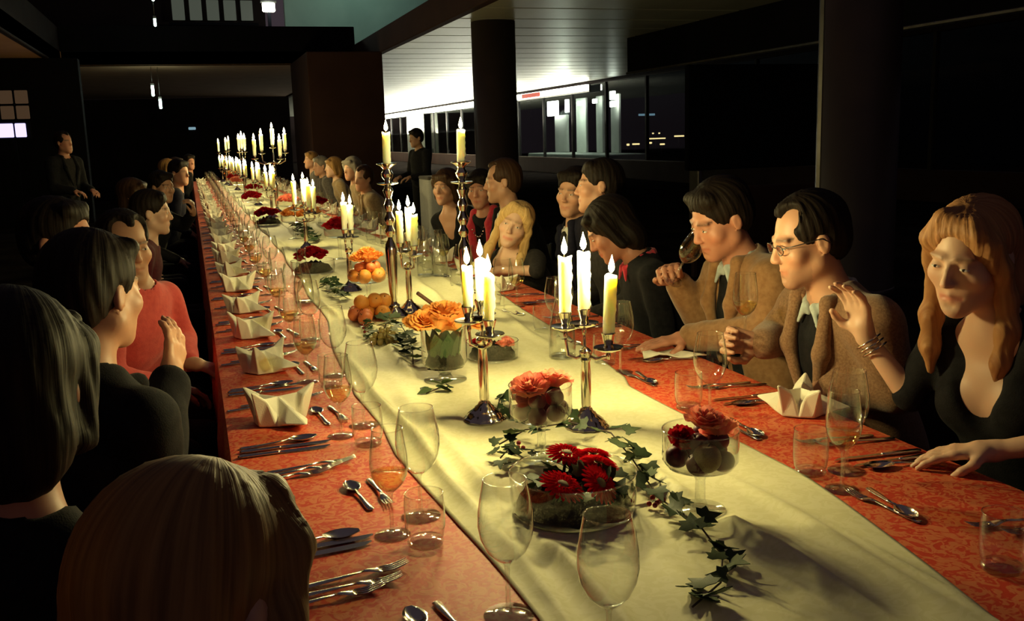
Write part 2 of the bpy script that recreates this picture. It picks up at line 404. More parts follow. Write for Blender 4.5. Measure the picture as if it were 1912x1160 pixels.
# dark bulkhead with a pale lower edge over the right aisle
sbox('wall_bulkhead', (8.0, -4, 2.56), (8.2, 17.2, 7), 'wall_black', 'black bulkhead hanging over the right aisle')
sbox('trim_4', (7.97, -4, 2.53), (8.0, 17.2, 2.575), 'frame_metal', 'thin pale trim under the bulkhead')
# window wall
wr = struct(empty('wall_right', (13.1, 0, 0)), 'window wall on the right with dark sill')
MB().bevel_box((0.1, 34, 0.3), (0.2, 76, 0.6), 0.02).build('sill_wall', 'wall_brown', wr, False)
MB().bevel_box((0.1, 34, 3.15), (0.2, 76, 0.1), 0.02).build('header', 'wall_dark', wr, False)
for k in range(26):
    MB().box((0.1, -3 + k * 3, 1.85), (0.10, 0.09, 2.5)).build('mullion', 'mullion_dark', wr, False)
gm = MB().box((0, 0, 0), (0.012, 2.9, 2.48)).mesh('pane', 'window_glass', False)
for k in range(25):
    link('pane', gm, wr, (0.1, -1.5 + k * 3, 1.85))
sbox('wall_outside', (26, -4, 0), (26.2, 75, 7), 'wall_black')
sbox('wall_end', (3.9, 74, 0), (26, 74.3, 7), 'wall_dark')
# long cove lights; unseen area lamps added below them wash the panelled soffit
def cove(y0, y1, label, power, tilt):
    r = empty('cove_light', (12.95, (y0 + y1) / 2, 2.98))
    MB().bevel_box((0, 0, 0), (0.08, y1 - y0, 0.2), 0.015).build('diffuser', 'light_white', r, False)
    MB().bevel_box((0.06, 0, -0.02), (0.05, y1 - y0 + 0.1, 0.26), 0.01).build('housing', 'frame_metal', r, False)
    ld = bpy.data.lights.new('wash', 'AREA'); ld.shape = 'RECTANGLE'; ld.size = 0.5; ld.size_y = y1 - y0; ld.energy = power; ld.color = (1.0, 1.0, 0.78)
    lo = bpy.data.objects.new('wash', ld); COL.objects.link(lo); lo.parent = r; lo.location = (-0.5, 0, -1.25)
    lo.rotation_euler = (0, math.pi + math.radians(tilt), 0)
    tag(r, label, 'light')
cove(42, 72, 'longest brilliant white strip light washing the far soffit panels', 2700, 0)
cove(31, 38.5, 'shorter white strip light above the lit office', 60, 0)
# lit office beyond the glass
of = empty('lit_office', (14.2, 34.6, 0))
MB().bevel_box((0, 0, 0.36), (1.6, 8, 0.72), 0.03).build('sill', 'white_plaster', of, False)
for k, (yy, wd, hh, z0) in enumerate(((3.4, 1.4, 1.5, 0.72), (1.2, 1.0, 2.1, 0.72), (-0.6, 0.6, 2.1, 0.72), (-2.0, 0.7, 2.1, 0.72))):
    MB().bevel_box((0.5, yy, z0 + hh / 2), (0.1, wd, hh), 0.02).build('wall_panel', 'white_plaster', of, False)
for k, (yy, zz, dy, dz) in enumerate(((3.6, 2.5, 1.2, 0.6), (2.0, 2.55, 0.35, 0.5), (0.6, 2.6, 0.5, 0.16), (-0.8, 2.62, 0.35, 0.16), (-2.4, 2.75, 0.4, 0.3), (-2.4, 2.45, 0.4, 0.2))):
    MB().bevel_box((0.2, yy, zz), (0.06, dy, dz), 0.01).build('lit_pane', 'light_white', of, False)
ld = bpy.data.lights.new('office_bulb', 'POINT'); ld.energy = 22; ld.color = (0.9, 1, 0.75); ld.shadow_soft_size = 0.2
lo = bpy.data.objects.new('office_bulb', ld); COL.objects.link(lo); lo.parent = of; lo.location = (-0.3, 1, 2.2)
tag(of, 'white lit office with pale panels beyond the window wall', 'office')
o = MB().bevel_box((0, 0, 0), (0.05, 2.1, 0.17), 0.02).build('red_sign', 'red_sign', loc=(12.88, 36.6, 2.98), smooth=False)
tag(o, 'small plain red sign under the panelled soffit', 'sign')
sbox('wall_niche_pillar', (12.6, 55.5, 0), (13.0, 58.4, 2.9), 'grey_plaster', 'pale pillar beside the window wall behind the waiter')
# black screen and low partition on the right
sc_ = empty('black_screen', (8.9, 14, 0))
MB().bevel_box((0, 0, 1.65), (2.75, 0.12, 1.65), 0.02).build('panel', 'wall_black', sc_, False)
for sx in (-1.2, 1.2): MB().bevel_box((sx, 0, 0.42), (0.08, 0.3, 0.83), 0.015).build('foot', 'frame_metal', sc_, False)
tag(sc_, 'large black screen standing between the two columns', 'screen')
pt = MB().bevel_box((0, 0, 0.45), (2.2, 0.1, 0.9), 0.02).build('low_partition', 'wall_brown', loc=(5.8, 8.6, 0), smooth=False)
tag(pt, 'dim brown low partition behind the man with glasses', 'partition')
# lights of the town outside the glass
T = 1.35
for k, (x, y, z, dx, dz, m) in enumerate(((12.1, 26, 1.10, 0.10, 0.08, 'city_warm'), (12.35, 26, 1.11, 0.30, 0.06, 'city_warm'), (12.8, 26, 1.13, 0.16, 0.07, 'city_warm'), (13.0, 26, 1.25, 0.85, 0.05, 'city_warm'), (13.75, 26, 1.30, 0.45, 0.06, 'city_warm'), (12.9, 26, 1.40, 0.06, 0.06, 'city_warm'), (13.1, 26, 1.40, 0.06, 0.06, 'city_warm'), (13.2, 26, 1.08, 0.22, 0.07, 'city_warm'), (12.7, 26, 1.94, 0.8, 0.09, 'city_cool'), (11.65, 26, 1.92, 0.12, 0.09, 'city_cool'))):
    p = (x * T, y * T, 1.47 + (z - 1.47) * T)
    p = (p[0] * (1 + 0.02 * k), p[1] * (1 + 0.02 * k), 1.47 + (p[2] - 1.47) * (1 + 0.02 * k))
    r = empty('town_light', p)
    MB().bevel_box((0, 0, 0), (dx, 0.08, dz), 0.012).build('glow', m, r, False)
    MB().bevel_box((0, 0.06, 0), (dx + 0.04, 0.05, dz + 0.04), 0.008).build('housing', 'wall_black', r, False)
    MB().tube([(0, 0.06, -dz / 2), (0, 0.06, -p[2])], 0.03, 6).build('mast', 'wall_black', r)
    wh = ['leftmost', 'second', 'third', 'longest', 'rightmost', 'left of two upper', 'right of two upper', 'lowest', '', ''][k]
    tag(r, ('%s warm yellow town light beyond the glass' % wh) if k < 8 else ('long pale blue town light strip beyond the glass' if k == 8 else 'small pale blue dot of town light beyond the glass'), 'light', 'town lights')
# dim bits at the left end
r = empty('lilac_screen', (-3.02, 20, 0))
MB().bevel_box((-0.12, 0, 1.83), (0.26, 0.04, 0.25), 0.01).build('left_display', 'screen_lilac', r, False)
MB().bevel_box((0.13, 0, 1.83), (0.18, 0.04, 0.25), 0.01).build('right_display', 'screen_lilac', r, False)
MB().bevel_box((0, 0.04, 1.83), (0.6, 0.04, 0.34), 0.01).build('frame', 'wall_black', r, False)
MB().box((0, 0.04, 0.83), (0.06, 0.05, 1.66)).build('stand', 'wall_black', r, False)
tag(r, 'glowing lilac white display at the far left', 'display')
w = struct(empty('window_left', (-3.0, 20.3, 2.28)), 'dim brick lit window at the far left')
for i in range(2):
    for j in range(2): MB().bevel_box((-0.12 + i * 0.26, 0, -0.12 + j * 0.28), (0.22, 0.04, 0.24), 0.01).build('pane', 'dim_brick', w, False)
sg = MB().bevel_box((0, 0, 0), (0.26, 0.06, 0.10), 0.02).build('exit_light', 'city_cool', loc=(0.2, 38.97, 2.08), smooth=False)
tag(sg, 'small pale lit sign on the far wall', 'sign')
# ------------------------------------------------------------------ the long table
TX0, TX1, TY0, TY1 = 0.03, 1.515, 0.25, 20.6
tb = empty('dining_table', (0.77, 10.4, 0))
MB().bevel_box((0, 0, 0.725), (TX1 - TX0 - 0.02, TY1 - TY0 - 0.02, 0.04), 0.008).build('table_top', 'chair_black', tb, False)
for k in range(8):
    for sx in (-0.6, 0.6):
        MB().bevel_box((sx, -9.6 + k * 2.74, 0.353), (0.06, 0.06, 0.706), 0.008).build('leg', 'chair_black', tb, False)
tag(tb, 'very long banquet table under the coral cloth', 'table')
# tablecloth: flat top and a softly waving skirt
v = []; f = []
NY = 340
xs = [(TX0 - 0.012, -0.30), (TX0 - 0.010, -0.15), (TX0 - 0.004, -0.02), (TX0 + 0.004, -0.003), (TX0 + 0.02, 0)]
xs += [(TX0 + 0.02 + (TX1 - TX0 - 0.04) * t, 0) for t in (0.25, 0.5, 0.75)]
xs += [(TX1 - 0.02, 0), (TX1 - 0.004, -0.003), (TX1 + 0.004, -0.02), (TX1 + 0.010, -0.15), (TX1 + 0.012, -0.30)]
for j in range(NY + 1):
    y = TY0 + (TY1 - TY0) * j / NY
    for i, (x, dz) in enumerate(xs):
        w_ = 0.012 * math.sin(y * 9 + math.sin(y * 2.3)) * min(1, abs(dz) * 6)
        v.append((x + (w_ if x > 0.7 else -w_) * (abs(dz) > 0.05), y, TZ + dz))
nx = len(xs)
for j in range(NY):
    for i in range(nx - 1):
        a = j * nx + i; f.append((a, a + 1, a + nx + 1, a + nx))
tc_ = MB().add(v, f).build('tablecloth', 'coral_damask', auto=50)
tag(tc_, 'coral red damask tablecloth covering the whole long table', 'tablecloth')
sm = tc_.modifiers.new('thick', 'SOLIDIFY'); sm.thickness = 0.002; sm.offset = -1
# cream runner with long lazy folds; smooth where things stand on it
KEEP = []   # (x, y, r) spots kept flat
def runner_edges(y):
    xl = np.interp(y, [0.3, 1.0, 1.28, 1.67, 2.13, 2.35, 2.7, 2.97, 3.9, 5.2, 7, 9, 21], [0.43, 0.44, 0.44, 0.416, 0.403, 0.412, 0.385, 0.40, 0.47, 0.50, 0.53, 0.52, 0.50])
    xr = np.interp(y, [0.3, 1.03, 1.21, 1.5, 1.65, 1.9, 2.46, 2.56, 3.63, 4.92, 5.86, 8, 21], [1.05, 1.07, 1.10, 1.14, 1.158, 1.158, 1.15, 1.18, 1.27, 1.36, 1.32, 1.25, 1.2])
    return xl, xr
def build_runner():
    ys = np.concatenate([np.linspace(0.35, 5, 310), np.linspace(5.04, 20.2, 260)]); n = 90
    V = np.zeros((len(ys), n, 3))
    t = np.linspace(0, 1, n)
    for j, y in enumerate(ys):
        xl, xr = runner_edges(y)
        xl += 0.008 * math.sin(y * 5.1) ; xr += 0.008 * math.sin(y * 4.3 + 1)
        x = xl + (xr - xl) * t
        z = np.zeros(n)
        # ridges: centre line x0(y), width, height
        for x0, am, ph, wd, h, y0, y1 in ((0.46, 0.02, 0.3, 0.016, 0.013, 0.3, 3.6), (0.545, 0.03, 1.5, 0.022, 0.012, 0.3, 2.9), (0.93, 0.05, 2.2, 0.02, 0.012, 0.9, 2.6),
                                          (1.00, 0.02, 0.7, 0.02, 0.016, 0.3, 1.75), (0.80, 0.06, 4.0, 0.03, 0.014, 0.3, 1.45), (1.06, 0.015, 3.0, 0.012, 0.012, 0.3, 1.5), (0.68, 0.04, 5.0, 0.03, 0.010, 0.3, 1.5),
                                          (0.60, 0.03, 2.0, 0.02, 0.010, 2.6, 7.5), (1.15, 0.03, 1.0, 0.02, 0.010, 2.8, 8), (1.02, 0.05, 0.3, 0.025, 0.008, 3.2, 9), (0.52, 0.02, 4.0, 0.015, 0.010, 3.4, 9), (0.90, 0.06, 1.0, 0.02, 0.008, 5, 20), (0.66, 0.05, 3.0, 0.02, 0.008, 7, 20)):
            c = x0 + am * math.sin(y * 1.35 + ph) + 0.006 * math.sin(y * 9 + ph)
            env = max(0.0, min(1, (y - y0) / 0.3)) * max(0.0, min(1, (y1 - y) / 0.4))
            hh = 1.5 * h * env * (0.7 + 0.3 * math.sin(y * 3.1 + ph * 2))
            u = (x - c) / wd
            z += hh * np.exp(-u * u) * (1 + 0.35 * np.tanh(u * 2))
        z += 0.0025 * (1 + np.sin(x * 31 + y * 4.0) * np.sin(y * 7.3 - x * 9))
        for (kx, ky, kr) in KEEP:
            if abs(y - ky) < kr * 2.2:
                d = np.sqrt((x - kx) ** 2 + (y - ky) ** 2) / kr
                z *= np.clip((d - 0.95) / 0.6, 0, 1) ** 1.0
        edge = np.minimum(t, 1 - t) * n
        z *= np.clip(edge / 4, 0.0, 1)
        V[j, :, 0] = x; V[j, :, 1] = y; V[j, :, 2] = TZ + 0.0035 + z
    m = len(ys)
    F = [(j * n + i, j * n + i + 1, (j + 1) * n + i + 1, (j + 1) * n + i) for j in range(m - 1) for i in range(n - 1)]
    o = MB().add(V.reshape(-1, 3), F).build('table_runner', 'cream_damask')
    s = o.modifiers.new('thick', 'SOLIDIFY'); s.thickness = 0.002; s.offset = -1
    tag(o, 'wide cream damask runner lying in soft folds down the table', 'runner')
# ------------------------------------------------------------------ candles
CAMR = Vector((0.95, -0.31, 0)); CAMF = Vector((0.31, 0.95, 0))
def candle_mesh(h, r, seed, seg=20, rows=16):
    R = random.Random(seed); v = []; f = []
    drips = [(R.uniform(-0.6, 0.6) - 0.3, R.uniform(0.35, 0.95), R.uniform(0.12, 0.26), R.uniform(0.16, 0.3)) for _ in range(4)]
    for k in range(rows + 1):
        z = h * k / rows
        for i in range(seg):
            a = 2 * math.pi * i / seg; rr = r * (1 + 0.02 * math.sin(a * 3 + seed))
            for da, ln, wd, am in drips:
                d = (a - da + math.pi) % (2 * math.pi) - math.pi
                low = h * (1 - ln)
                if z > low:
                    bulge = 1.0 if z > low + 0.012 else 1.5
                    rr += r * am * bulge * math.exp(-(d / wd) ** 2) * (0.75 + 0.25 * math.sin(z * 260 + seed))
            v.append((rr * math.cos(a), rr * math.sin(a), z + (0.0035 * math.sin(a * 2 + seed) if k == rows else 0)))
    for k in range(rows):
        for i in range(seg):
            j = (i + 1) % seg; f.append((k * seg + i, k * seg + j, (k + 1) * seg + j, (k + 1) * seg + i))
    o = len(v); v.append((0, 0, h - 0.004)); v.append((0, 0, 0))
    for i in range(seg):
        j = (i + 1) % seg; f.append((rows * seg + i, rows * seg + j, o)); f.append((j, i, o + 1))
    return MB().add(v, f).mesh('wax', 'wax', True, 60)
FLAME = MB().lathe([(0.0005, 0), (0.0042, 0.004), (0.0066, 0.011), (0.0062, 0.018), (0.0038, 0.028), (0.0014, 0.037), (0.0003, 0.043)], 12).mesh('flame', 'flame')
WICK = MB().tube([(0, 0, -0.004), (0.0005, 0, 0.005), (0.002, 0, 0.011)], 0.0009, 6).mesh('wick', 'wick')
BULB = bpy.data.lights.new('candle_light', 'POINT'); BULB.energy = CANDLE_W; BULB.color = FLAME_COL; BULB.shadow_soft_size = 0.012
CMESH = {}
def candle(loc, h, label, r=0.0125, seed=0, tilt=0.0, group='lit candles', light=True, fs=1.0):
    key = (round(h, 3), r, seed)
    if key not in CMESH: CMESH[key] = candle_mesh(h, r, seed)
    o = empty('candle', loc, -0.3); o.rotation_euler = (0, tilt, -0.3)
    link('wax', CMESH[key], o); link('wick', WICK, o, (0, 0, h)); fl = link('flame', FLAME, o, (0.001, 0, h + 0.006), scale=(fs * 1.15, fs * 1.15, fs))
    if light:
        b = bpy.data.objects.new('candle_light', BULB); COL.objects.link(b); b.parent = o; b.location = (0.001, 0, h + 0.024)
    tag(o, label, 'candle', group)
    return o
# ------------------------------------------------------------------ candlesticks
CUP = MB().lathe([(0.004, -0.03), (0.006, -0.022), (0.005, -0.014), (0.034, -0.004), (0.037, -0.001), (0.036, 0.001), (0.012, 0.0), (0.0095, 0.006), (0.0115, 0.012), (0.015, 0.026), (0.0175, 0.034), (0.0165, 0.036), (0.013, 0.033), (0.0125, 0.028)], 24).mesh('drip_pan', 'silver', True, 40)
FOOT = MB().lathe([(0.052, 0), (0.054, 0.004), (0.05, 0.009), (0.046, 0.011), (0.043, 0.018), (0.033, 0.026), (0.026, 0.031), (0.024, 0.036), (0.018, 0.041), (0.0145, 0.048)], 36, flute=(12, 0.05, 0.02)).mesh('foot', 'silver', True, 40)
def candelabrum(loc, arms, stem_h, label, candles, group='silver candelabra', light=True, fs=1.0, r=0.0125, clabel=None):
    o = empty('candelabrum', loc)
    link('foot', FOOT, o)
    MB().lathe([(0.0145, 0.046), (0.0115, 0.052), (0.0125, 0.06), (0.0128, stem_h - 0.05), (0.0105, stem_h - 0.02), (0.013, stem_h - 0.014), (0.0105, stem_h - 0.008), (0.016, stem_h), (0.0155, stem_h + 0.008), (0.009, stem_h + 0.014), (0.003, stem_h + 0.018)], 20).build('stem', 'silver', o, auto=40)
    for (u, d, z), (ch, seed, tilt, which) in zip(arms, candles):
        e = CAMR * u + CAMF * d
        top = Vector((e.x, e.y, z)); c0 = Vector((0, 0, stem_h)); e1 = Vector((e.x, e.y, 0))
        a = MB().tube([c0, c0 + e1 * 0.45 + Vector((0, 0, -0.012)), c0 + e1 * 0.9 + Vector((0, 0, -0.004)), Vector((e.x, e.y, (stem_h + z) / 2)), top + Vector((0, 0, -0.024))], [0.005, 0.0045, 0.0045, 0.004, 0.004], 8).build('arm', 'silver', o)
        link('drip_pan', CUP, a, top)
        candle((loc[0] + e.x, loc[1] + e.y, loc[2] + z + 0.028), ch, (clabel or 'candle of the candelabrum') if not which else which, r, seed, tilt, light=light, fs=fs)
    tag(o, label, 'candelabrum', group)
    return o
candelabrum((0.664, 2.304, RZ), [(-0.032, 0.0, 0.262), (0.0, 0.032, 0.272), (0.021, -0.032, 0.232)], 0.205, 'silver three arm candelabrum with tightly clustered candles beside orange rose vase',
            [(0.108, 3, 0, 'left of three clustered candles beside the orange rose vase'), (0.112, 5, 0, 'rear tallest of three clustered candles beside the orange rose vase'), (0.122, 11, 0.0, 'front dripping candle of three beside the orange rose vase')])
candelabrum((0.879, 2.144, RZ), [(-0.047, 0.012, 0.254), (0.0, 0.026, 0.258), (0.055, -0.018, 0.204)], 0.185, 'silver three arm candelabrum with spread arms behind the pink rose pedestal bowl',
            [(0.142, 21, 0, 'left tall candle on the spread candelabrum nearest the right diners'), (0.146, 22, 0, 'middle candle with long wax drip on the spread candelabrum'), (0.148, 23, 0.05, 'right lowest leaning candle on the spread candelabrum')], r=0.0145)
candelabrum((0.824, 3.929, RZ), [(-0.026, 0.0, 0.258), (0.008, 0.03, 0.262), (0.03, -0.02, 0.246)], 0.195, 'silver three arm candelabrum between the two tall candlesticks',
            [(0.135, 31, 0, 'left candle of three between the tall candlesticks'), (0.145, 32, 0, 'middle candle of three between the tall candlesticks'), (0.135, 33, 0.03, 'right candle of three between the tall candlesticks')], r=0.013)
candelabrum((0.687, 4.637, RZ), [(-0.012, 0.0, 0.262), (0.014, 0.028, 0.258)], 0.195, 'silver two arm candelabrum behind the pedestal of oranges',
            [(0.135, 41, 0, 'taller of two candles behind the pedestal of oranges'), (0.125, 42, 0, 'shorter of two candles behind the pedestal of oranges')], r=0.013)
candelabrum((0.70, 6.6, RZ), [(-0.062, 0.0, 0.27), (-0.004, 0.03, 0.285), (0.036, -0.02, 0.25), (0.066, 0.01, 0.24)], 0.2, 'silver four arm candelabrum above the far orange flowers',
            [(0.16, 51, 0, 'leftmost of four candles above far orange flowers'), (0.155, 52, 0, 'second from left of four candles above far orange flowers'), (0.155, 53, 0, 'third from left of four candles above far orange flowers'), (0.15, 54, 0, 'rightmost of four candles above far orange flowers')], r=0.014)
for q, (fx, fy, rr) in enumerate(((0.722, 9.7, 1), (0.72, 11.7, 1), (0.68, 13.7, 1), (0.675, 15.8, 1), (0.645, 17.6, 1), (0.585, 19.6, 1))):
    nm = 'in the distant low row, %s candelabrum from the near end' % ORD[q]
    candelabrum((fx, fy, RZ), [(-0.04, 0, 0.26), (0.005, 0.03, 0.27), (0.04, -0.02, 0.25)], 0.2, 'small silver candelabrum, %s of the distant low row' % ORD[q],
                [(0.15, 61 + q, 0, 'left candle ' + nm), (0.15, 62, 0, 'middle candle ' + nm), (0.15, 63, 0, 'right candle ' + nm)], r=0.016, fs=1.5)
# tall candlesticks
TALL = MB().lathe([(0.0175, 0.05), (0.012, 0.06), (0.0145, 0.07), (0.0135, 0.08), (0.0165, 0.10), (0.020, 0.17), (0.0235, 0.245), (0.0245, 0.275), (0.022, 0.295), (0.012, 0.315), (0.010, 0.325), (0.019, 0.338), (0.021, 0.350), (0.013, 0.366), (0.0115, 0.374), (0.020, 0.388), (0.022, 0.40), (0.014, 0.418), (0.0115, 0.428), (0.018, 0.444), (0.0195, 0.456), (0.012, 0.474), (0.011, 0.484), (0.017, 0.50), (0.021, 0.512), (0.014, 0.526)], 28).mesh('stem', 'silver', True, 35)
TPAN = MB().lathe([(0.014, 0.525), (0.012, 0.532), (0.040, 0.538), (0.044, 0.541), (0.043, 0.543), (0.015, 0.545), (0.0125, 0.552), (0.022, 0.568), (0.024, 0.578), (0.017, 0.592), (0.015, 0.598)], 28).mesh('drip_pan', 'silver', True, 35)
TCUP = MB().lathe([(0.015, 0.597), (0.019, 0.604), (0.030, 0.612), (0.040, 0.617), (0.0405, 0.620), (0.038, 0.621), (0.016, 0.616), (0.014, 0.610)], 28).mesh('candle_cup', 'silver', True, 35)
TFOOT = MB().lathe([(0.058, 0), (0.06, 0.005), (0.054, 0.012), (0.046, 0.016), (0.04, 0.026), (0.028, 0.034), (0.022, 0.04), (0.025, 0.046), (0.0175, 0.052)], 32, flute=(12, 0.04, 0.03)).mesh('foot', 'silver', True, 40)
for x, y, lb, cl, sd in ((0.747, 3.875, 'tall turned silver candlestick with a bulging stem, left of the pair', 'single dripping candle on the left tall candlestick', 71), (1.007, 3.702, 'tall turned silver candlestick, right of the pair', 'single dripping candle on the right tall candlestick', 75)):
    o = empty('tall_candlestick', (x, y, RZ))
    link('foot', TFOOT, o); link('stem', TALL, o); link('drip_pan', TPAN, o); link('candle_cup', TCUP, o)
    tag(o, lb, 'candlestick', 'tall silver candlesticks')
    candle((x, y, RZ + 0.614), 0.128, cl, 0.015, sd, 0.02)
# distant tall candelabra
def tall_candelabrum(x, y, arms, label, cl, k):
    o = empty('tall_candelabrum', (x, y, RZ))
    link('foot', TFOOT, o); link('stem', TALL, o)
    for i, (u, z) in enumerate(arms):
        e = CAMR * u
        a = MB().tube([(0, 0, 0.52), (e.x * 0.5, e.y * 0.5, 0.5), (e.x * 0.95, e.y * 0.95, 0.53), (e.x, e.y, z - 0.03)], 0.007, 8).build('arm', 'silver', o)
        link('drip_pan', CUP, a, (e.x, e.y, z))
        candle((x + e.x, y + e.y, RZ + z + 0.028), 0.16, '%s candle of %s' % (['leftmost', 'second', 'middle', 'fourth', 'rightmost'][i] if len(arms) == 5 else ['left', 'middle', 'right'][i], cl), 0.017, 81 + i, fs=1.4)
    tag(o, label, 'candelabrum', 'distant tall candelabra')
tall_candelabrum(0.82, 10.3, [(-0.19, 0.56), (-0.115, 0.61), (0.0, 0.665), (0.07, 0.55), (0.125, 0.61)], 'tall five arm silver candelabrum far down the table', 'the tall five arm candelabrum', 0)
tall_candelabrum(0.70, 14.0, [(-0.04, 0.6), (0.0, 0.63), (0.04, 0.6)], 'tall three arm candelabrum behind the five arm one', 'the tall candelabrum behind the five arm one', 1)
tall_candelabrum(0.60, 18.0, [(-0.1, 0.56), (0.03, 0.58), (0.08, 0.6)], 'farthest tall three arm candelabrum near the table end', 'the farthest tall candelabrum', 2)

# ------------------------------------------------------------------ glassware
def rimmed(prof, rim, seg=28):
    m = MB().lathe(prof, seg, caps=False)
    r, z = rim
    m.add(*torus(r, 0.0009, z, seg)); return m
def torus(R, r, z, seg, s2=6):
    v = [((R + r * math.cos(b)) * math.cos(a), (R + r * math.cos(b)) * math.sin(a), z + r * math.sin(b)) for a in [2 * math.pi * i / seg for i in range(seg)] for b in [2 * math.pi * j / s2 for j in range(s2)]]
    f = [(i * s2 + j, ((i + 1) % seg) * s2 + j, ((i + 1) % seg) * s2 + (j + 1) % s2, i * s2 + (j + 1) % s2) for i in range(seg) for j in range(s2)]
    return v, f
GL = {}
def glass_kind(kind, fr, sh, prof, wine_z):
    bowl = rimmed(prof, prof[-1]).mesh('bowl', 'clear_glass')
    stem = MB().lathe([(0.0065, 0.005), (0.0042, 0.014), (0.0036, 0.03), (0.0036, sh - 0.02), (0.0045, sh - 0.006), (0.0075, sh)], 12).mesh('stem', 'thick_glass')
    foot = MB().lathe([(fr, 0), (fr + 0.0008, 0.0012), (fr, 0.0024), (0.018, 0.0036), (0.0065, 0.006)], 28).mesh('foot', 'thick_glass')
    wp = [(r * 0.97, z + 0.0006) for r, z in prof if z <= wine_z]
    wp = [(0.0003, prof[0][1] + 0.001)] + wp[1:] + [(np.interp(wine_z, [p[1] for p in prof], [p[0] for p in prof]) * 0.975, wine_z)]
    wine = MB().lathe(wp, 28).mesh('wine', 'white_wine')
    lo = MB().lathe([(fr, 0), (0.018, 0.003), (0.005, 0.007), (0.004, sh - 0.01), (0.008, sh)] + prof[1:], 14, caps=False).mesh('wine_glass', 'clear_glass')
    GL[kind] = (bowl, stem, foot, wine, lo)
glass_kind('wine', 0.033, 0.085, [(0.002, 0.085), (0.014, 0.089), (0.026, 0.102), (0.033, 0.118), (0.0355, 0.134), (0.0345, 0.156), (0.031, 0.182), (0.028, 0.205)], 0.122)
glass_kind('big', 0.038, 0.088, [(0.002, 0.088), (0.016, 0.092), (0.030, 0.106), (0.039, 0.126), (0.0425, 0.146), (0.0415, 0.17), (0.037, 0.196), (0.0325, 0.218)], 0.125)
TUM_B = rimmed([(0.030, 0.012), (0.034, 0.02), (0.0365, 0.04), (0.0365, 0.075), (0.0345, 0.098)], (0.0345, 0.098)).mesh('wall', 'clear_glass')
TUM_F = MB().lathe([(0.027, 0), (0.031, 0.002), (0.033, 0.008), (0.030, 0.013), (0.012, 0.016), (0.0005, 0.0165)], 28).mesh('base', 'thick_glass')
TUM_W = MB().lathe([(0.0295, 0.014), (0.0335, 0.021), (0.0355, 0.04)], 28).mesh('water', 'water')
TUM_LO = MB().lathe([(0.0005, 0.012), (0.03, 0.012), (0.031, 0.001), (0.0365, 0.04), (0.0345, 0.098)], 14, caps=False).mesh('tumbler', 'clear_glass')
def wine_glass(kind, x, y, label, z=TZ, wine=False, near=True, rot=None, group='wine glasses'):
    bowl, stem, foot, wn, lo = GL[kind]
    if near:
        o = empty('wine_glass', (x, y, z)); link('bowl', bowl, o); link('stem', stem, o); link('foot', foot, o)
        if wine: link('wine', wn, o)
    else:
        o = link('wine_glass', lo, None, (x, y, z))
    if rot is not None: o.rotation_euler = rot
    return tag(o, label, 'wine glass', group)
def tumbler(x, y, label, z=TZ, water=False, near=True):
    if near:
        o = empty('tumbler', (x, y, z)); link('wall', TUM_B, o); link('base', TUM_F, o)
        if water: link('water', TUM_W, o)
    else:
        o = link('tumbler', TUM_LO, None, (x, y, z))
    return tag(o, label, 'tumbler', 'water tumblers')
# ------------------------------------------------------------------ cutlery (built along +x, handle end at x=0)
def flatware(pts, up=0.0):
    """loft of flat ellipses: (x, half width, half thick, z)"""
    m = MB(); v = []; f = []; seg = 8
    for x, w_, t_, z in pts:
        for i in range(seg):
            a = 2 * math.pi * i / seg; v.append((x, w_ * math.cos(a), z + t_ * math.sin(a)))
    for k in range(len(pts) - 1):
        for i in range(seg):
            j = (i + 1) % seg; f.append((k * seg + i, (k + 1) * seg + i, (k + 1) * seg + j, k * seg + j))
    f.append(tuple(range(seg))); f.append(tuple(range(len(pts) * seg - 1, (len(pts) - 1) * seg - 1, -1)))
    return m.add(v, f)
HAND = [(0, 0.004, 0.0015, 0.003), (0.004, 0.0085, 0.002, 0.003), (0.03, 0.0085, 0.002, 0.0032), (0.08, 0.005, 0.0018, 0.005), (0.12, 0.0035, 0.0018, 0.008)]
fork_handle = flatware(HAND).mesh('handle', 'steel')
def _tines(m):
    m.add(flatware([(0.118, 0.0035, 0.0017, 0.008), (0.132, 0.0075, 0.0015, 0.0075), (0.146, 0.012, 0.0014, 0.005), (0.155, 0.0125, 0.0013, 0.004)]).v, flatware([(0, 1, 1, 0)] * 4).f)
    for k in range(4):
        y = -0.0096 + k * 0.0064
        m.tube([(0.152, y, 0.0042), (0.172, y, 0.0042), (0.190, y * 0.95, 0.008), (0.199, y * 0.92, 0.0115)], [0.0022, 0.0019, 0.0016, 0.0008], 6, 0.7)
    return m
fork_head = _tines(MB()).mesh('tines', 'steel')
spoon_handle = flatware(HAND).mesh('handle', 'steel')
def _bowl():
    v = []; f = []; N, M = 12, 7
    for s_ in (0, 1):
        for i in range(N + 1):
            t = i / N; x = 0.117 + 0.068 * t
            w_ = 0.0035 + 0.0165 * math.sin(math.pi * min(1, t * 0.94 + 0.03)) ** 0.75
            for j in range(M):
                u = -1 + 2 * j / (M - 1)
                dep = 0.010 * math.sin(math.pi * t) * (1 - u * u)
                v.append((x, w_ * u, 0.0095 - dep - s_ * 0.0014))
    for s_ in (0, 1):
        o = s_ * (N + 1) * M
        for i in range(N):
            for j in range(M - 1):
                a = o + i * M + j; q = (a, a + M, a + M + 1, a + 1); f.append(q if s_ == 0 else q[::-1])
    o = (N + 1) * M
    for i in range(N):
        for j in (0, M - 1):
            a, b = i * M + j, (i + 1) * M + j; f.append((a, a + o, b + o, b))
    return MB().add(v, f)
spoon_bowl = _bowl().mesh('bowl', 'steel')
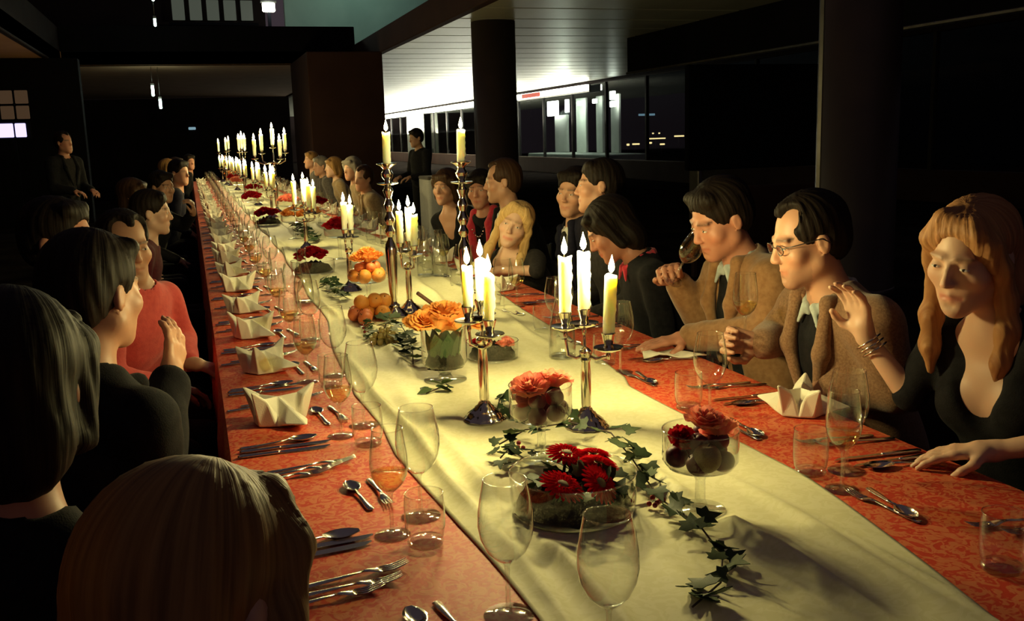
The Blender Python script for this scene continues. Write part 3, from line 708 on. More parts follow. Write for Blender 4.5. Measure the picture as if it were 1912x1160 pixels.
knife_handle = flatware([(0, 0.005, 0.002, 0.004), (0.005, 0.0085, 0.0035, 0.004), (0.05, 0.0085, 0.0035, 0.004), (0.09, 0.006, 0.0035, 0.004), (0.097, 0.0045, 0.003, 0.004)]).mesh('handle', 'steel')
knife_blade = MB().add([(0.096, -0.005, 0.003), (0.11, -0.008, 0.003), (0.17, -0.0095, 0.003), (0.20, -0.007, 0.003), (0.215, 0.003, 0.003), (0.214, 0.006, 0.003), (0.11, 0.006, 0.003), (0.096, 0.005, 0.003)] + [(0.096, -0.005, 0.0046), (0.11, -0.0078, 0.0038), (0.17, -0.0093, 0.0036), (0.20, -0.0068, 0.0036), (0.215, 0.003, 0.004), (0.214, 0.006, 0.005), (0.11, 0.006, 0.0052), (0.096, 0.005, 0.005)],
                       [(7, 6, 5, 4, 3, 2, 1, 0), (8, 9, 10, 11, 12, 13, 14, 15)] + [(i, (i + 1) % 8, 8 + (i + 1) % 8, 8 + i) for i in range(8)]).mesh('blade', 'steel', False)
CUT = {'fork': (fork_handle, fork_head), 'spoon': (spoon_handle, spoon_bowl), 'knife': (knife_handle, knife_blade)}
LO = {}
for k_, (a_, b_) in list(CUT.items()):
    mb = MB()
    for me in (a_, b_): mb.add([tuple(v_.co) for v_ in me.vertices], [tuple(p.vertices) for p in me.polygons])
    LO[k_] = mb.mesh(k_, 'steel')
def cutlery(kind, x, y, ang, label, near=True, sc=1.0, z=TZ + 0.0005):
    if near:
        o = empty(kind, (x, y, z), ang); a, b = CUT[kind]; link('handle', a, o); link(b.name.split('.')[0], b, o); o.scale = (sc,) * 3
    else:
        o = link(kind, LO[kind], None, (x, y, z), (0, 0, ang), (sc,) * 3)
    return tag(o, label, kind, 'table %ss' % kind if kind != 'knife' else 'table knives')
# ------------------------------------------------------------------ star-folded napkins
def napkin_mesh(seed, arms=5, tall=1.0):
    """star fold: pointed petals with a ridge each, alternate ones lifted, deep valleys between"""
    R = random.Random(seed); v = [(0.0, 0.0, 0.066)]; f = []; n = arms
    for i in range(n):
        a = 2 * math.pi * i / n + R.uniform(-0.10, 0.10); b = 2 * math.pi * (i + 0.5) / n
        up = i in (0, 2, 3)
        rt = (0.095 if up else 0.135) + R.uniform(-0.008, 0.008); zt = (0.092 if up else 0.014) + R.uniform(-0.008, 0.010)
        v.append((rt * math.cos(a), rt * math.sin(a), zt))                                              # 0 tip
        v.append((0.048 * math.cos(a), 0.048 * math.sin(a), 0.070 if up else 0.050))                     # 1 ridge
        v.append((0.046 * math.cos(b), 0.046 * math.sin(b), 0.022 + R.uniform(0, 0.008)))                # 2 valley
        v.append((0.062 * math.cos(b), 0.062 * math.sin(b), 0.002))                                      # 3 foot in the valley
        v.append((0.070 * math.cos(a), 0.070 * math.sin(a), 0.002))                                      # 4 foot under the petal
        for sg in (-1, 1):                                                                               # 5, 6 petal flanks
            v.append((rt * 0.66 * math.cos(a + sg * 0.36), rt * 0.66 * math.sin(a + sg * 0.36), zt * 0.62 + 0.004))
    S = 7
    for i in range(n):
        t, r_, vm, vf, ft, fl, fr_ = (1 + i * S + k for k in range(S))
        pi_ = 1 + ((i - 1) % n) * S; pm_, pf = pi_ + 2, pi_ + 3
        f += [(0, r_, vm), (0, pm_, r_), (r_, t, fr_), (r_, fr_, vm), (r_, fl, t), (r_, pm_, fl)]
        f += [(t, ft, fr_), (fr_, ft, vf), (fr_, vf, vm), (t, fl, ft), (fl, pf, ft), (fl, pm_, pf)]
    f.append(tuple(x for i in range(n) for x in ((1 + i * S + 4), (1 + i * S + 3)))[::-1])
    return MB().add(v, f).mesh('napkin', 'napkin_linen', False)
NAP = [napkin_mesh(3), napkin_mesh(8), napkin_mesh(14), napkin_mesh(20)]
def napkin(x, y, rz, k, label, sc=1.0):
    o = link('napkin', NAP[k % 4], None, (x, y, TZ + 0.001), (0, 0, rz), (sc,) * 3)
    bv = o.modifiers.new('soft', 'BEVEL'); bv.width = 0.004; bv.segments = 2; bv.limit_method = 'ANGLE'; bv.angle_limit = 0.25
    return tag(o, label, 'napkin', 'star folded napkins')
# ------------------------------------------------------------------ place settings
LEFT_Y = [1.30, 1.90, 2.52, 3.11, 3.71, 4.28, 4.95] + [5.55 + 0.6 * k for k in range(25)]
RIGHT_Y = [1.45, 1.98, 2.52, 3.10, 3.70, 4.30] + [4.9 + 0.6 * k for k in range(26)]
def setting(side, k, yc):
    near = yc < 6.5; far = yc > 11.5
    s = 1 if side == 'left' else -1
    nm = '%s place setting on the %s side' % (ORD[k], side)
    ex = 0.045 if s == 1 else 1.50       # edge the handles point to
    ang = 0.0 if s == 1 else math.pi
    R = random.Random(k * 7 + s)
    j = lambda a: R.uniform(-a, a)
    if not far:
        kn = [-0.27, -0.235] if s == 1 else [0.20, 0.235]
        fk = [0.15, 0.185, 0.215] if s == 1 else [-0.20, -0.165]
        for q, d in enumerate(kn):
            cutlery('knife', ex + s * (0.0 + 0.008 * q + j(0.004)), yc + d, ang + j(0.05) + s * 0.06, '%s knife of the %s' % (['outer', 'inner'][q if s == 1 else 1 - q], nm), near)
        cutlery('spoon', ex + s * 0.012, yc + (kn[1] + 0.03 if s == 1 else kn[0] - 0.03), ang + s * 0.08 + j(0.03), 'soup spoon of the ' + nm, near)
        for q, d in enumerate(fk):
            cutlery('fork', ex + s * (0.03 * q + j(0.006)), yc + d, ang + j(0.06) + s * 0.08, '%s fork of the %s' % (['inner', 'middle', 'outer'][q] if len(fk) == 3 else ['outer', 'inner'][q], nm), near)
        dx = 0.295 if s == 1 else 1.225
        cutlery('spoon', dx - 0.012 * s, yc - 0.09 * s, (math.pi / 2) * s + 0.12 * s + j(0.05) + (math.pi if s == 1 else 0) * 0, 'dessert spoon of the ' + nm, near, 0.92)
        cutlery('fork', dx + 0.014 * s, yc + 0.09 * s, -(math.pi / 2) * s + 0.1 + j(0.05), 'dessert fork of the ' + nm, near, 0.9)
    if s == 1:
        if k >= 2 : napkin(0.17 + j(0.006), yc + 0.015 + j(0.02), 0.35 + j(0.35), k, 'white star folded napkin at the ' + nm, 1.0 + j(0.06))
    elif k == 1: napkin(1.43, 2.05, 0.9, 1, 'white star folded napkin in front of the man with glasses', 1.0)
    elif k >= 6 or k == 5: napkin(1.36 + j(0.02), yc + 0.03, 2.2 + j(0.5), k, 'white star folded napkin at the ' + nm, 0.95)
    full = yc < 7
    if s == 1:
        if k > 0:
            wine_glass('wine', 0.293 + j(0.008), yc - 0.205 + j(0.02), 'wine glass with pale wine at the ' + nm, wine=True, near=full)
            wine_glass('big', 0.374 + j(0.012), yc - 0.14 + j(0.015), 'large empty wine glass at the ' + nm, near=full)
            tumbler(0.35 + j(0.008), yc - 0.285 + j(0.01), 'clear water tumbler at the ' + nm, near=full)
    else:
        if k in (0,):
            return
        wine_glass('big', 1.195 + j(0.008), yc + 0.115 + j(0.02), 'large wine glass at the ' + nm, wine=False, near=full)
        if k not in (1, 2): wine_glass('wine', 1.27 + j(0.01), yc + 0.17 + j(0.02), 'wine glass with pale wine at the ' + nm, wine=True, near=full)
        tumbler(1.19 + j(0.006), yc + 0.215 + j(0.01), 'clear water tumbler at the ' + nm, near=full)
for k, y in enumerate(LEFT_Y):
    if y < TY1 - 0.4: setting('left', k, y)
for k, y in enumerate(RIGHT_Y):
    if y < TY1 - 0.4: setting('right', k, y)
wine_glass('big', 0.404, 1.31, 'large empty wine glass nearest the camera at the runner edge', z=TZ)
wine_glass('big', 0.486, 1.118, 'large empty wine glass standing on the runner at the bottom of the frame', z=RZ)
wine_glass('wine', 1.188, 1.557, 'wine glass with pale wine in front of the woman in black', wine=True)
wine_glass('big', 1.264, 1.644, 'large wine glass standing behind the one before the woman in black')
tumbler(1.185, 1.659, 'water tumbler on the runner side of the glasses before the woman in black')
tumbler(1.199, 1.16, 'water tumbler nearest the camera on the right side')
# napkin loosened in front of the drinking man
v = []; f = []
for i in range(9):
    for j in range(5):
        u, w_ = i / 8, j / 4
        v.append((-0.02 + 0.2 * u, -0.045 + 0.09 * w_ * (1 - 0.35 * u), 0.004 + 0.018 * math.sin(u * 5 + w_ * 2) ** 2 * (1 - u * 0.5)))
for i in range(8):
    for j in range(4): a = i * 5 + j; f.append((a, a + 5, a + 6, a + 1))
o = MB().add(v, f).build('napkin', 'napkin_linen', loc=(1.36, 2.78, TZ + 0.002)); o.rotation_euler = (0, 0, -0.35)
o.modifiers.new('thick', 'SOLIDIFY').thickness = 0.004
tag(o, 'white napkin lying unfolded beside the resting hand of the drinking man', 'napkin', 'star folded napkins')
# carafes and bottles
CAR = rimmed([(0.0005, 0.004), (0.038, 0.004), (0.043, 0.012), (0.044, 0.05), (0.041, 0.10), (0.030, 0.15), (0.0205, 0.19), (0.0185, 0.22), (0.021, 0.245)], (0.021, 0.245)).mesh('glass_body', 'clear_glass')
CARW = MB().lathe([(0.036, 0.008), (0.0415, 0.014), (0.0425, 0.05), (0.0395, 0.10), (0.033, 0.135)], 28).mesh('water', 'water')
CARF = MB().lathe([(0.038, 0), (0.043, 0.003), (0.043, 0.009), (0.037, 0.011)], 28).mesh('base', 'thick_glass')
for x, y, lb in ((1.098, 2.875, 'clear water carafe behind the spread candelabrum'), (1.13, 4.95, 'left of two clear carafes beside the right tall candlestick'), (1.20, 4.92, 'right of two clear carafes beside the right tall candlestick'), (1.22, 6.05, 'clear carafe beyond the candelabrum between tall candlesticks'), (1.28, 6.8, 'farther clear carafe on the right edge of the runner'), (0.44, 4.4, 'clear carafe among the left row of glasses')):
    o = empty('water_carafe', (x, y, RZ if x < 1.15 else TZ + 0.001)); link('glass_body', CAR, o); link('water', CARW, o); link('base', CARF, o)
    KEEP.append((x, y, 0.06)); tag(o, lb, 'carafe', 'water carafes')

def where(dx, dy, r=1.0):
    """place within a bowl as seen from the camera end of the table"""
    u, w_ = 0.95 * dx - 0.31 * dy, 0.31 * dx + 0.95 * dy
    d = math.hypot(u, w_) / r
    if d < 0.25: return 'central'
    k = int(round(math.atan2(w_, u) / (math.pi / 4))) % 8
    return ('outer ' if d > 0.62 else 'inner ') + ['right', 'rear right', 'rear', 'rear left', 'left', 'front left', 'front', 'front right'][k]
# ------------------------------------------------------------------ flowers, fruit, foliage
def petal(a0, r, h, wd, open_, nz=5, nu=5):
    v = []
    for k in range(nz):
        t = k / (nz - 1)
        for i in range(nu):
            u = -1 + 2 * i / (nu - 1)
            rr = r * (0.30 + 0.70 * math.sin(t * 1.35)) + open_ * max(0, t - 0.55) ** 1.5
            a = a0 + u * wd * (0.5 + 0.5 * math.sin(math.pi * min(1, 0.2 + t * 0.75)))
            zz = h * t * (1 - 0.18 * u * u * t) - open_ * 0.40 * max(0, t - 0.7) + 0.05 * t * t * math.sin(u * 5 + a0 * 3)
            rr += 0.05 * t * t * math.sin(u * 7 + a0 * 5)
            v.append((rr * math.cos(a), rr * math.sin(a), zz))
    f = [(k * nu + i, k * nu + i + 1, (k + 1) * nu + i + 1, (k + 1) * nu + i) for k in range(nz - 1) for i in range(nu - 1)]
    return v, f
ROSE_LAYERS = [(3, 0.20, 1.00, 1.2, 0.10), (4, 0.38, 1.06, 1.0, 0.25), (5, 0.56, 1.04, 0.85, 0.42), (6, 0.74, 0.96, 0.72, 0.60), (7, 0.90, 0.84, 0.62, 0.80), (8, 1.04, 0.66, 0.55, 1.0)]
ROSE = {}
for colr in ('orange', 'pink', 'red'):
    whole = MB(); singles = []
    for li, (n, r, h, wd, op) in enumerate(ROSE_LAYERS):
        for i in range(n):
            p = petal(2 * math.pi * i / n + li * 0.7, r * 0.8, h, wd, op)
            whole.add(*p); singles.append(MB().add(*p).mesh('petal', 'rose_' + colr))
    ROSE[colr] = (whole.mesh('rose', 'rose_' + colr), singles)
CALYX = MB().lathe([(0.0, -0.12), (0.12, -0.1), (0.26, 0.0), (0.34, 0.16), (0.30, 0.2)], 10).mesh('calyx', 'pale_leaf')
def rose(x, y, z, s, colr, label, group, tilt=(0, 0), rz=0, detail=False):
    if detail:
        o = empty('rose', (x, y, z)); [link('petal', m, o) for m in ROSE[colr][1]]; link('calyx', CALYX, o)
    else: o = link('rose', ROSE[colr][0], None, (x, y, z))
    o.rotation_euler = (tilt[0], tilt[1], rz); o.scale = (s, s, s)
    return tag(o, label, 'rose', group)
GERB = MB()
for ring, (n, r0, r1, w_, z1) in enumerate(((22, 0.25, 1.0, 0.10, 0.02), (20, 0.22, 0.88, 0.095, 0.12), (16, 0.2, 0.6, 0.08, 0.2))):
    for i in range(n):
        a = 2 * math.pi * (i + 0.5 * ring) / n; ca, sa = math.cos(a), math.sin(a)
        pts = [(r0, 0, 0.06), ((r0 + r1) * 0.5, -w_, z1 + 0.04), ((r0 + r1) * 0.5, w_, z1 + 0.04), (r1 * 0.9, -w_ * 0.8, z1), (r1 * 0.9, w_ * 0.8, z1), (r1, 0, z1 - 0.03), ((r0 + r1) * 0.5, 0, z1 + 0.0)]
        GERB.add([(p[0] * ca - p[1] * sa, p[0] * sa + p[1] * ca, p[2] + 0.03 * ring) for p in pts], [(0, 1, 6), (0, 6, 2), (1, 3, 6), (6, 4, 2), (3, 5, 6), (6, 5, 4)])
GERBM = GERB.mesh('petals', 'gerbera_red', False)
GERBC = MB().ball((0, 0, 0.14), (0.24, 0.24, 0.09), 14, 8).mesh('flower_centre', 'gerbera_heart')
GERBS = MB().tube([(0, 0, 0.05), (0.03, 0, -0.5), (0.1, 0.05, -1.1)], 0.07, 6).mesh('stalk', 'pale_leaf')
def gerbera(x, y, z, s, rx, ry, label):
    o = empty('gerbera', (x, y, z)); o.rotation_euler = (rx, ry, random.uniform(0, 3)); o.scale = (s, s, s)
    link('petals', GERBM, o); link('flower_centre', GERBC, o); link('stalk', GERBS, o)
    return tag(o, label, 'gerbera', 'red gerberas')
def leafshape(kind):
    if kind == 'ivy': out = [(0, 0), (0.28, -0.12), (0.55, -0.02), (0.42, 0.18), (0.50, 0.45), (0.22, 0.45), (0, 1.0), (-0.22, 0.45), (-0.50, 0.45), (-0.42, 0.18), (-0.55, -0.02), (-0.28, -0.12)]
    else: out = [(0, 0), (0.16, 0.15), (0.25, 0.4), (0.2, 0.7), (0, 1.0), (-0.2, 0.7), (-0.25, 0.4), (-0.16, 0.15)]
    n = len(out); v = []; f = []
    for zz in (0.0, -0.025):
        v.append((0, 0.35, 0.02 + zz))
        v += [(x, y, 0.16 * abs(x) - 0.12 * (y - 0.3) ** 2 + zz) for x, y in out]
    for i in range(n):
        j = (i + 1) % n
        f += [(0, 1 + i, 1 + j), (n + 1, n + 2 + j, n + 2 + i), (1 + i, n + 2 + i, n + 2 + j, 1 + j)]
    return MB().add(v, f)
LEAF = {('ivy', m): leafshape('ivy').mesh('leaf', m, True, 30) for m in ('ivy_green', 'pale_leaf')}
LEAF.update({('plain', m): leafshape('plain').mesh('leaf', m, True, 30) for m in ('ivy_green', 'pale_leaf')})
def garland(name, path, leaves, label, cat='ivy', berries=(), kind='ivy', mat='ivy_green', sz=0.035, seed=1, z0=RZ, spread=0.02):
    R = random.Random(seed)
    root = empty(name, (path[0][0], path[0][1], z0))
    P = [Vector((x - path[0][0], y - path[0][1], z)) for x, y, z in path]
    MB().tube(P, 0.0018, 6).build('stem', 'stem_brown', root)
    for k in range(leaves):
        t = (k + R.random() * 0.8) / leaves * (len(P) - 1); i = min(int(t), len(P) - 2)
        p = P[i].lerp(P[i + 1], t - i) + Vector((R.uniform(-spread, spread), R.uniform(-spread, spread), R.uniform(0.004, 0.016)))
        s = sz * R.uniform(0.7, 1.25)
        m = mat if R.random() < 0.75 else ('pale_leaf' if mat == 'ivy_green' else 'ivy_green')
        link('leaf', LEAF[(kind, m)], root, p, (R.uniform(-0.5, 0.5), R.uniform(-0.5, 0.5), R.uniform(0, 6.3)), (s, s, s))
    for (x, y, z) in berries:
        MB().ball((x - path[0][0], y - path[0][1], z), 0.0055, 10, 6).build('berry', 'berry_red', root)
    return tag(root, label, cat, 'ivy garlands' if cat == 'ivy' else None)
# --- wide bowl of red gerberas, nearest the camera
def cyl_bowl(name, x, y, r, h, label, cat='bowl', z=RZ):
    o = empty(name, (x, y, z))
    m = MB().lathe([(r * 0.93, 0.005), (r * 0.985, 0.012), (r, 0.03), (r, h)], 48, caps=False); m.add(*torus(r, 0.0014, h, 48)); m.build('glass_wall', 'clear_glass', o)
    MB().lathe([(r * 0.90, 0), (r * 0.96, 0.002), (r * 0.965, 0.006), (r * 0.9, 0.008), (0.001, 0.008)], 48).build('glass_base', 'thick_glass', o)
    KEEP.append((x, y, r + 0.01))
    return tag(o, label, cat, 'glass bowls')
def moss(x, y, r, h, label, seed=0, z=RZ + 0.009):
    R = random.Random(seed)
    ph = [R.uniform(0, 6) for _ in range(6)]
    def fn(p):
        d = 1 + 0.05 * math.sin(p[0] * 9 + ph[0]) * math.sin(p[1] * 8 + ph[1]) + 0.04 * math.sin(p[0] * 21 + ph[2]) * math.sin(p[2] * 17 + ph[3])
        zz = max(-0.0, p[2]); return (p[0] * d if p[2] > -0.2 else p[0] * 0.97, p[1] * d if p[2] > -0.2 else p[1] * 0.97, zz * d * (0.8 + 0.3 * math.sin(p[0] * 11 + ph[4]) * math.sin(p[1] * 13 + ph[5])))
    def squash(p):
        q = fn(p); k = max(0.0, min(1, (p[2] + 1) * 2)); s = min(1.0, math.sqrt(q[0] ** 2 + q[1] ** 2) + 1e-6)
        return q
    o = MB().ball((0, 0, 0), (r, r, h), 30, 20, squash).build('moss', 'moss_dark', loc=(x, y, z))
    return tag(o, label, 'moss', kind='stuff')
cyl_bowl('glass_bowl', 0.649, 1.658, 0.122, 0.078, 'wide low clear glass bowl of red gerberas nearest the camera')
moss(0.649, 1.658, 0.112, 0.060, 'dark leafy filling in the wide bowl of red gerberas', 1)
gerbera(0.600, 1.588, RZ + 0.078, 0.046, 0.45, -0.15, 'red gerbera with a pale heart at the front left of the bowl')
gerbera(0.676, 1.592, RZ + 0.070, 0.044, 0.85, 0.2, 'red gerbera tilted forward at the front right of the bowl')
gerbera(0.708, 1.668, RZ + 0.080, 0.042, 0.6, 0.3, 'red gerbera right of the bowl middle')
gerbera(0.662, 1.722, RZ + 0.088, 0.044, 0.25, 0.1, 'red gerbera lying flat at the back of the bowl')
gerbera(0.722, 1.728, RZ + 0.078, 0.038, 0.3, 0.5, 'small red gerbera at the back right of the bowl')
_R = random.Random(5)
for k in range(22):
    a = k * 2.4; q = 0.098 * math.sqrt((k + 1) / 22)
    dx, dy, sz = q * math.cos(a), q * math.sin(a), _R.uniform(0.035, 0.055)
    o = link('leaf_sprig', LEAF[('plain' if k % 3 else 'ivy', 'ivy_green' if k % 4 else 'pale_leaf')], None, (0.649 + dx, 1.658 + dy, RZ + 0.066 - 0.018 * (q / 0.1) ** 2), (_R.uniform(0, 0.9), _R.uniform(-0.5, 0.5), a), (sz,) * 3)
    wh = ['front', 'right', 'back', 'left'][int(((math.atan2(dy, dx) + math.pi * 2.75) % (2 * math.pi)) / (math.pi / 2)) % 4]
    tag(o, '%s small dark leaf tucked among the red gerberas' % where(dx, dy, 0.1), 'leaf', 'leaves among the gerberas')
# --- pedestal bowls
def pedestal(x, y, r, zb, zr, label, foot=0.048, z=RZ, stem_r=0.010):
    o = empty('pedestal_bowl', (x, y, z))
    m = MB().lathe([(0.004, zb), (r * 0.6, zb + 0.002), (r * 0.88, zb + 0.008), (r, zb + 0.022), (r, zr)], 44, caps=False); m.add(*torus(r, 0.0013, zr, 44)); m.build('glass_bowl', 'clear_glass', o)
    MB().lathe([(stem_r * 1.6, 0.006), (stem_r, 0.02), (stem_r * 0.95, zb - 0.02), (stem_r * 1.5, zb - 0.004), (stem_r * 1.2, zb)], 20).build('glass_stem', 'thick_glass', o)
    MB().lathe([(foot, 0), (foot + 0.001, 0.0015), (foot, 0.003), (0.02, 0.005), (0.014, 0.008)], 36).build('glass_foot', 'thick_glass', o)
    KEEP.append((x, y, foot + 0.01))
    return tag(o, label, 'pedestal bowl', 'glass pedestal bowls')
def fruit_mesh(mat, name):
    def fn(p):
        th = math.atan2(math.hypot(p[0], p[1]), p[2]); d = 1 - 0.16 * math.exp(-(th / 0.3) ** 2) - 0.05 * math.exp(-((math.atan2(p[1], p[0])) / 0.25) ** 2) * (mat != 'orange_peel')
        return (p[0] * d, p[1] * d, p[2] * d)
    return MB().ball((0, 0, 0), 1.0, 18, 12, fn).mesh('flesh', mat)
FRUIT = {k: fruit_mesh(m, k) for k, m in (('plum', 'plum_skin'), ('orange', 'orange_peel'), ('apricot', 'apricot_skin'), ('fig', 'fig_skin'))}
FSTEM = MB().tube([(0, 0, 0.8), (0.03, 0, 1.0), (0.08, 0, 1.12)], [0.06, 0.05, 0.04], 6).mesh('stalk', 'stem_brown')
def fruit(kind, x, y, z, r, label, group):
    o = empty(kind, (x, y, z)); o.rotation_euler = (random.uniform(-0.9, 0.9), random.uniform(-0.9, 0.9), random.uniform(0, 6)); o.scale = (r, r, r * random.uniform(0.92, 1.06))
    link('flesh', FRUIT[kind], o); link('stalk', FSTEM, o)
    return tag(o, label, kind, group)
def ringfill(kind, x, y, z, r, R0, n, label, group, ph=0.0):
    for i in range(n):
        a = ph + 2 * math.pi * i / n
        fruit(kind, x + R0 * math.cos(a), y + R0 * math.sin(a), z + random.uniform(-0.002, 0.002), r, '%s %s' % (where(math.cos(a), math.sin(a)).replace('outer ', ''), label), group)
px_, py_ = 0.695, 1.962
pedestal(px_, py_, 0.070, 0.088, 0.172, 'clear pedestal bowl of plums and two pink roses')
ringfill('plum', px_, py_, RZ + 0.113, 0.0215, 0.044, 6, 'dark plum in the lower layer under two pink roses', 'plums under two pink roses')
fruit('plum', px_, py_, RZ + 0.113, 0.0215, 'dark plum at the middle of the bowl under two pink roses', 'plums under two pink roses')
ringfill('plum', px_, py_, RZ + 0.146, 0.0205, 0.036, 5, 'dark plum in the upper layer under two pink roses', 'plums under two pink roses', 0.4)
rose(px_ - 0.026, py_ - 0.012, RZ + 0.160, 0.040, 'pink', 'left of two ruffled pink orange roses on the plum bowl', 'pink roses', (0.25, -0.3), 0.3, True)
rose(px_ + 0.030, py_ - 0.004, RZ + 0.163, 0.040, 'pink', 'right of two ruffled pink roses on the plum bowl', 'pink roses', (0.2, 0.3), 1.5, True)
px_, py_ = 0.873, 1.565
pedestal(px_, py_, 0.072, 0.080, 0.160, 'clear pedestal bowl of plums and a pale fig right of the gerberas')
ringfill('plum', px_, py_, RZ + 0.106, 0.0225, 0.045, 5, 'dark plum in the bowl with the pale fig', 'plums around the pale fig', 0.35)
fruit('fig', px_ - 0.012, py_ - 0.046, RZ + 0.118, 0.027, 'pale yellow green fig against the glass of the right pedestal bowl', None)
ringfill('plum', px_ + 0.005, py_ + 0.01, RZ + 0.138, 0.021, 0.034, 4, 'dark plum on top in the bowl with the pale fig', 'plums around the pale fig', 0.9)
rose(px_ + 0.002, py_ - 0.008, RZ + 0.166, 0.037, 'pink', 'upper pink rose above the pale fig bowl', 'pink roses', (0.2, -0.1), 0.8, True)
rose(px_ + 0.032, py_ - 0.020, RZ + 0.146, 0.035, 'pink', 'lower pink rose resting against the rim of the fig bowl', 'pink roses', (0.5, 0.6), 2.2, True)
rose(px_ - 0.038, py_ + 0.004, RZ + 0.140, 0.026, 'red', 'small dark red rose at the left of the fig bowl', 'dark red roses', (0.2, -0.6), 1.1)
# --- short footed vase with orange roses
px_, py_ = 0.674, 2.751
pedestal(px_, py_, 0.068, 0.036, 0.166, 'short footed clear glass vase packed with orange roses', foot=0.064, stem_r=0.016)
for k in range(9):
    a = k * 0.7; o = link('leaf_sprig', LEAF[('plain', 'pale_leaf' if k % 3 == 0 else 'ivy_green')], None, (px_ + 0.035 * math.cos(a), py_ + 0.035 * math.sin(a), RZ + 0.045), (1.45, 0.1, a - 1.57), (0.11, 0.11, 0.11))
    tag(o, '%s upright green leaf inside the orange rose vase' % where(math.cos(a), math.sin(a)).replace('outer ', ''), 'leaf', 'leaves in the orange rose vase')
MB_ = moss(px_, py_, 0.058, 0.07, 'dark stems filling the base of the orange rose vase', 5, RZ + 0.042)
for k, (dx, dy, dz) in enumerate(((0, -0.02, 0.05), (-0.055, -0.02, 0.028), (0.055, -0.02, 0.03), (-0.03, -0.06, 0.018), (0.03, -0.062, 0.016), (-0.075, 0.02, 0.01), (0.075, 0.015, 0.012), (-0.02, 0.045, 0.035), (0.04, 0.05, 0.03))):
    rose(px_ + dx, py_ + dy, RZ + 0.148 + dz, 0.043, 'orange', 'big orange rose, %s of the cluster in the footed vase' % ['top middle', 'left', 'right', 'front left', 'front right', 'outermost left', 'outermost right', 'rear left', 'rear right'][k], 'orange roses in the footed vase', (-dy * 9, dx * 9), k * 0.9, k < 5)
# --- second low bowl
cyl_bowl('glass_bowl', 0.887, 2.96, 0.085, 0.06, 'low clear glass bowl with red blossoms behind the near candelabrum')
moss(0.887, 2.96, 0.075, 0.05, 'dark filling of the low bowl behind the near candelabrum', 3)
for k, (dx, dy) in enumerate(((0.04, -0.03), (0.052, 0.005), (0.02, -0.045), (-0.03, -0.03), (-0.01, 0.03), (-0.05, 0.01))):
    rose(0.887 + dx, 2.96 + dy, RZ + 0.046, 0.022, 'red' if k > 2 else 'pink', 'small red blossom %s in the low bowl behind the near candelabrum' % ['at the right front', 'at the right', 'at the front', 'at the left front', 'at the back', 'at the left'][k], 'red blossoms in the low bowl', (0.3, 0.2), k)
# --- pedestal of oranges with orange roses above
px_, py_ = 0.690, 4.137
pedestal(px_, py_, 0.088, 0.106, 0.150, 'clear pedestal bowl heaped with oranges and orange roses')
ringfill('orange', px_, py_, RZ + 0.142, 0.032, 0.054, 5, 'orange in the pedestal bowl under orange roses', 'oranges in the pedestal bowl', 0.5)
ringfill('apricot', px_, py_, RZ + 0.178, 0.023, 0.036, 4, 'red blushed apricot on the pedestal bowl', 'apricots on the pedestal bowl', 0.2)
for k, (dx, dy, dz) in enumerate(((0, 0, 0.02), (-0.035, -0.01, 0.0), (0.035, -0.005, 0.0), (0.0, -0.035, -0.005), (0.0, 0.035, 0.0))):
    rose(px_ + dx, py_ + dy, RZ + 0.205 + dz, 0.038, 'orange', 'orange rose, %s of those crowning the pedestal of oranges' % ['topmost', 'left', 'right', 'front', 'rear'][k], 'orange roses on the pedestal', (-dy * 9, dx * 9), k)
# --- pile of apricots and oranges on the runner
KEEP.append((0.635, 3.83, 0.12))
for k, (dx, dy, dz, kd) in enumerate(((-0.055, -0.01, 0.03, 'apricot'), (-0.02, -0.055, 0.03, 'apricot'), (0.0, 0.02, 0.03, 'orange'), (0.055, -0.02, 0.03, 'orange'), (0.04, 0.045, 0.03, 'orange'), (-0.045, 0.05, 0.03, 'apricot'), (-0.025, 0.0, 0.075, 'orange'), (0.03, 0.01, 0.077, 'orange'), (-0.03, -0.10, 0.026, 'apricot'), (0.07, 0.02, 0.072, 'orange'))):
    fruit(kd, 0.632 + dx, 3.83 + dy, RZ + dz, 0.0315 if kd == 'orange' else 0.029, '%s %s in the heap on the runner left of the tall candlestick' % (['leftmost', 'front', 'middle', 'right', 'rear right', 'rear left', 'top left', 'top middle', 'foremost small', 'top right'][k], kd), 'fruit heap on the runner')
# --- grapes
gr = empty('grape_bunch', (0.607, 3.36, RZ)); KEEP.append((0.607, 3.36, 0.06))
GM = MB().ball((0, 0, 0), (0.0115, 0.0115, 0.013), 12, 8).mesh('grape', 'grape_skin')
for lay, (n, rr, zz) in enumerate(((9, 0.036, 0.012), (4, 0.014, 0.012), (6, 0.026, 0.030), (2, 0.008, 0.030), (3, 0.013, 0.046))):
    for i in range(n):
        a = 2 * math.pi * i / n + lay * 0.5; link('grape', GM, gr, (1.2 * rr * math.cos(a), rr * math.sin(a), zz))
MB().tube([(0, 0, 0.05), (0.01, 0.01, 0.068), (0.03, 0.012, 0.076)], 0.002, 6).build('stalk', 'stem_brown', gr)
tag(gr, 'bunch of yellow green grapes on the runner', 'grapes')
cs = MB().tube([(0, 0, 0), (0.055, 0.02, -0.045), (0.10, 0.036, -0.085)], 0.006, 8).build('cinnamon_stick', 'cinnamon', loc=(0.65, 2.86, RZ + 0.30)); cs.location = (0.612, 2.80, RZ + 0.262)
tag(cs, 'dark cinnamon stick leaning out of the orange roses', 'cinnamon stick')
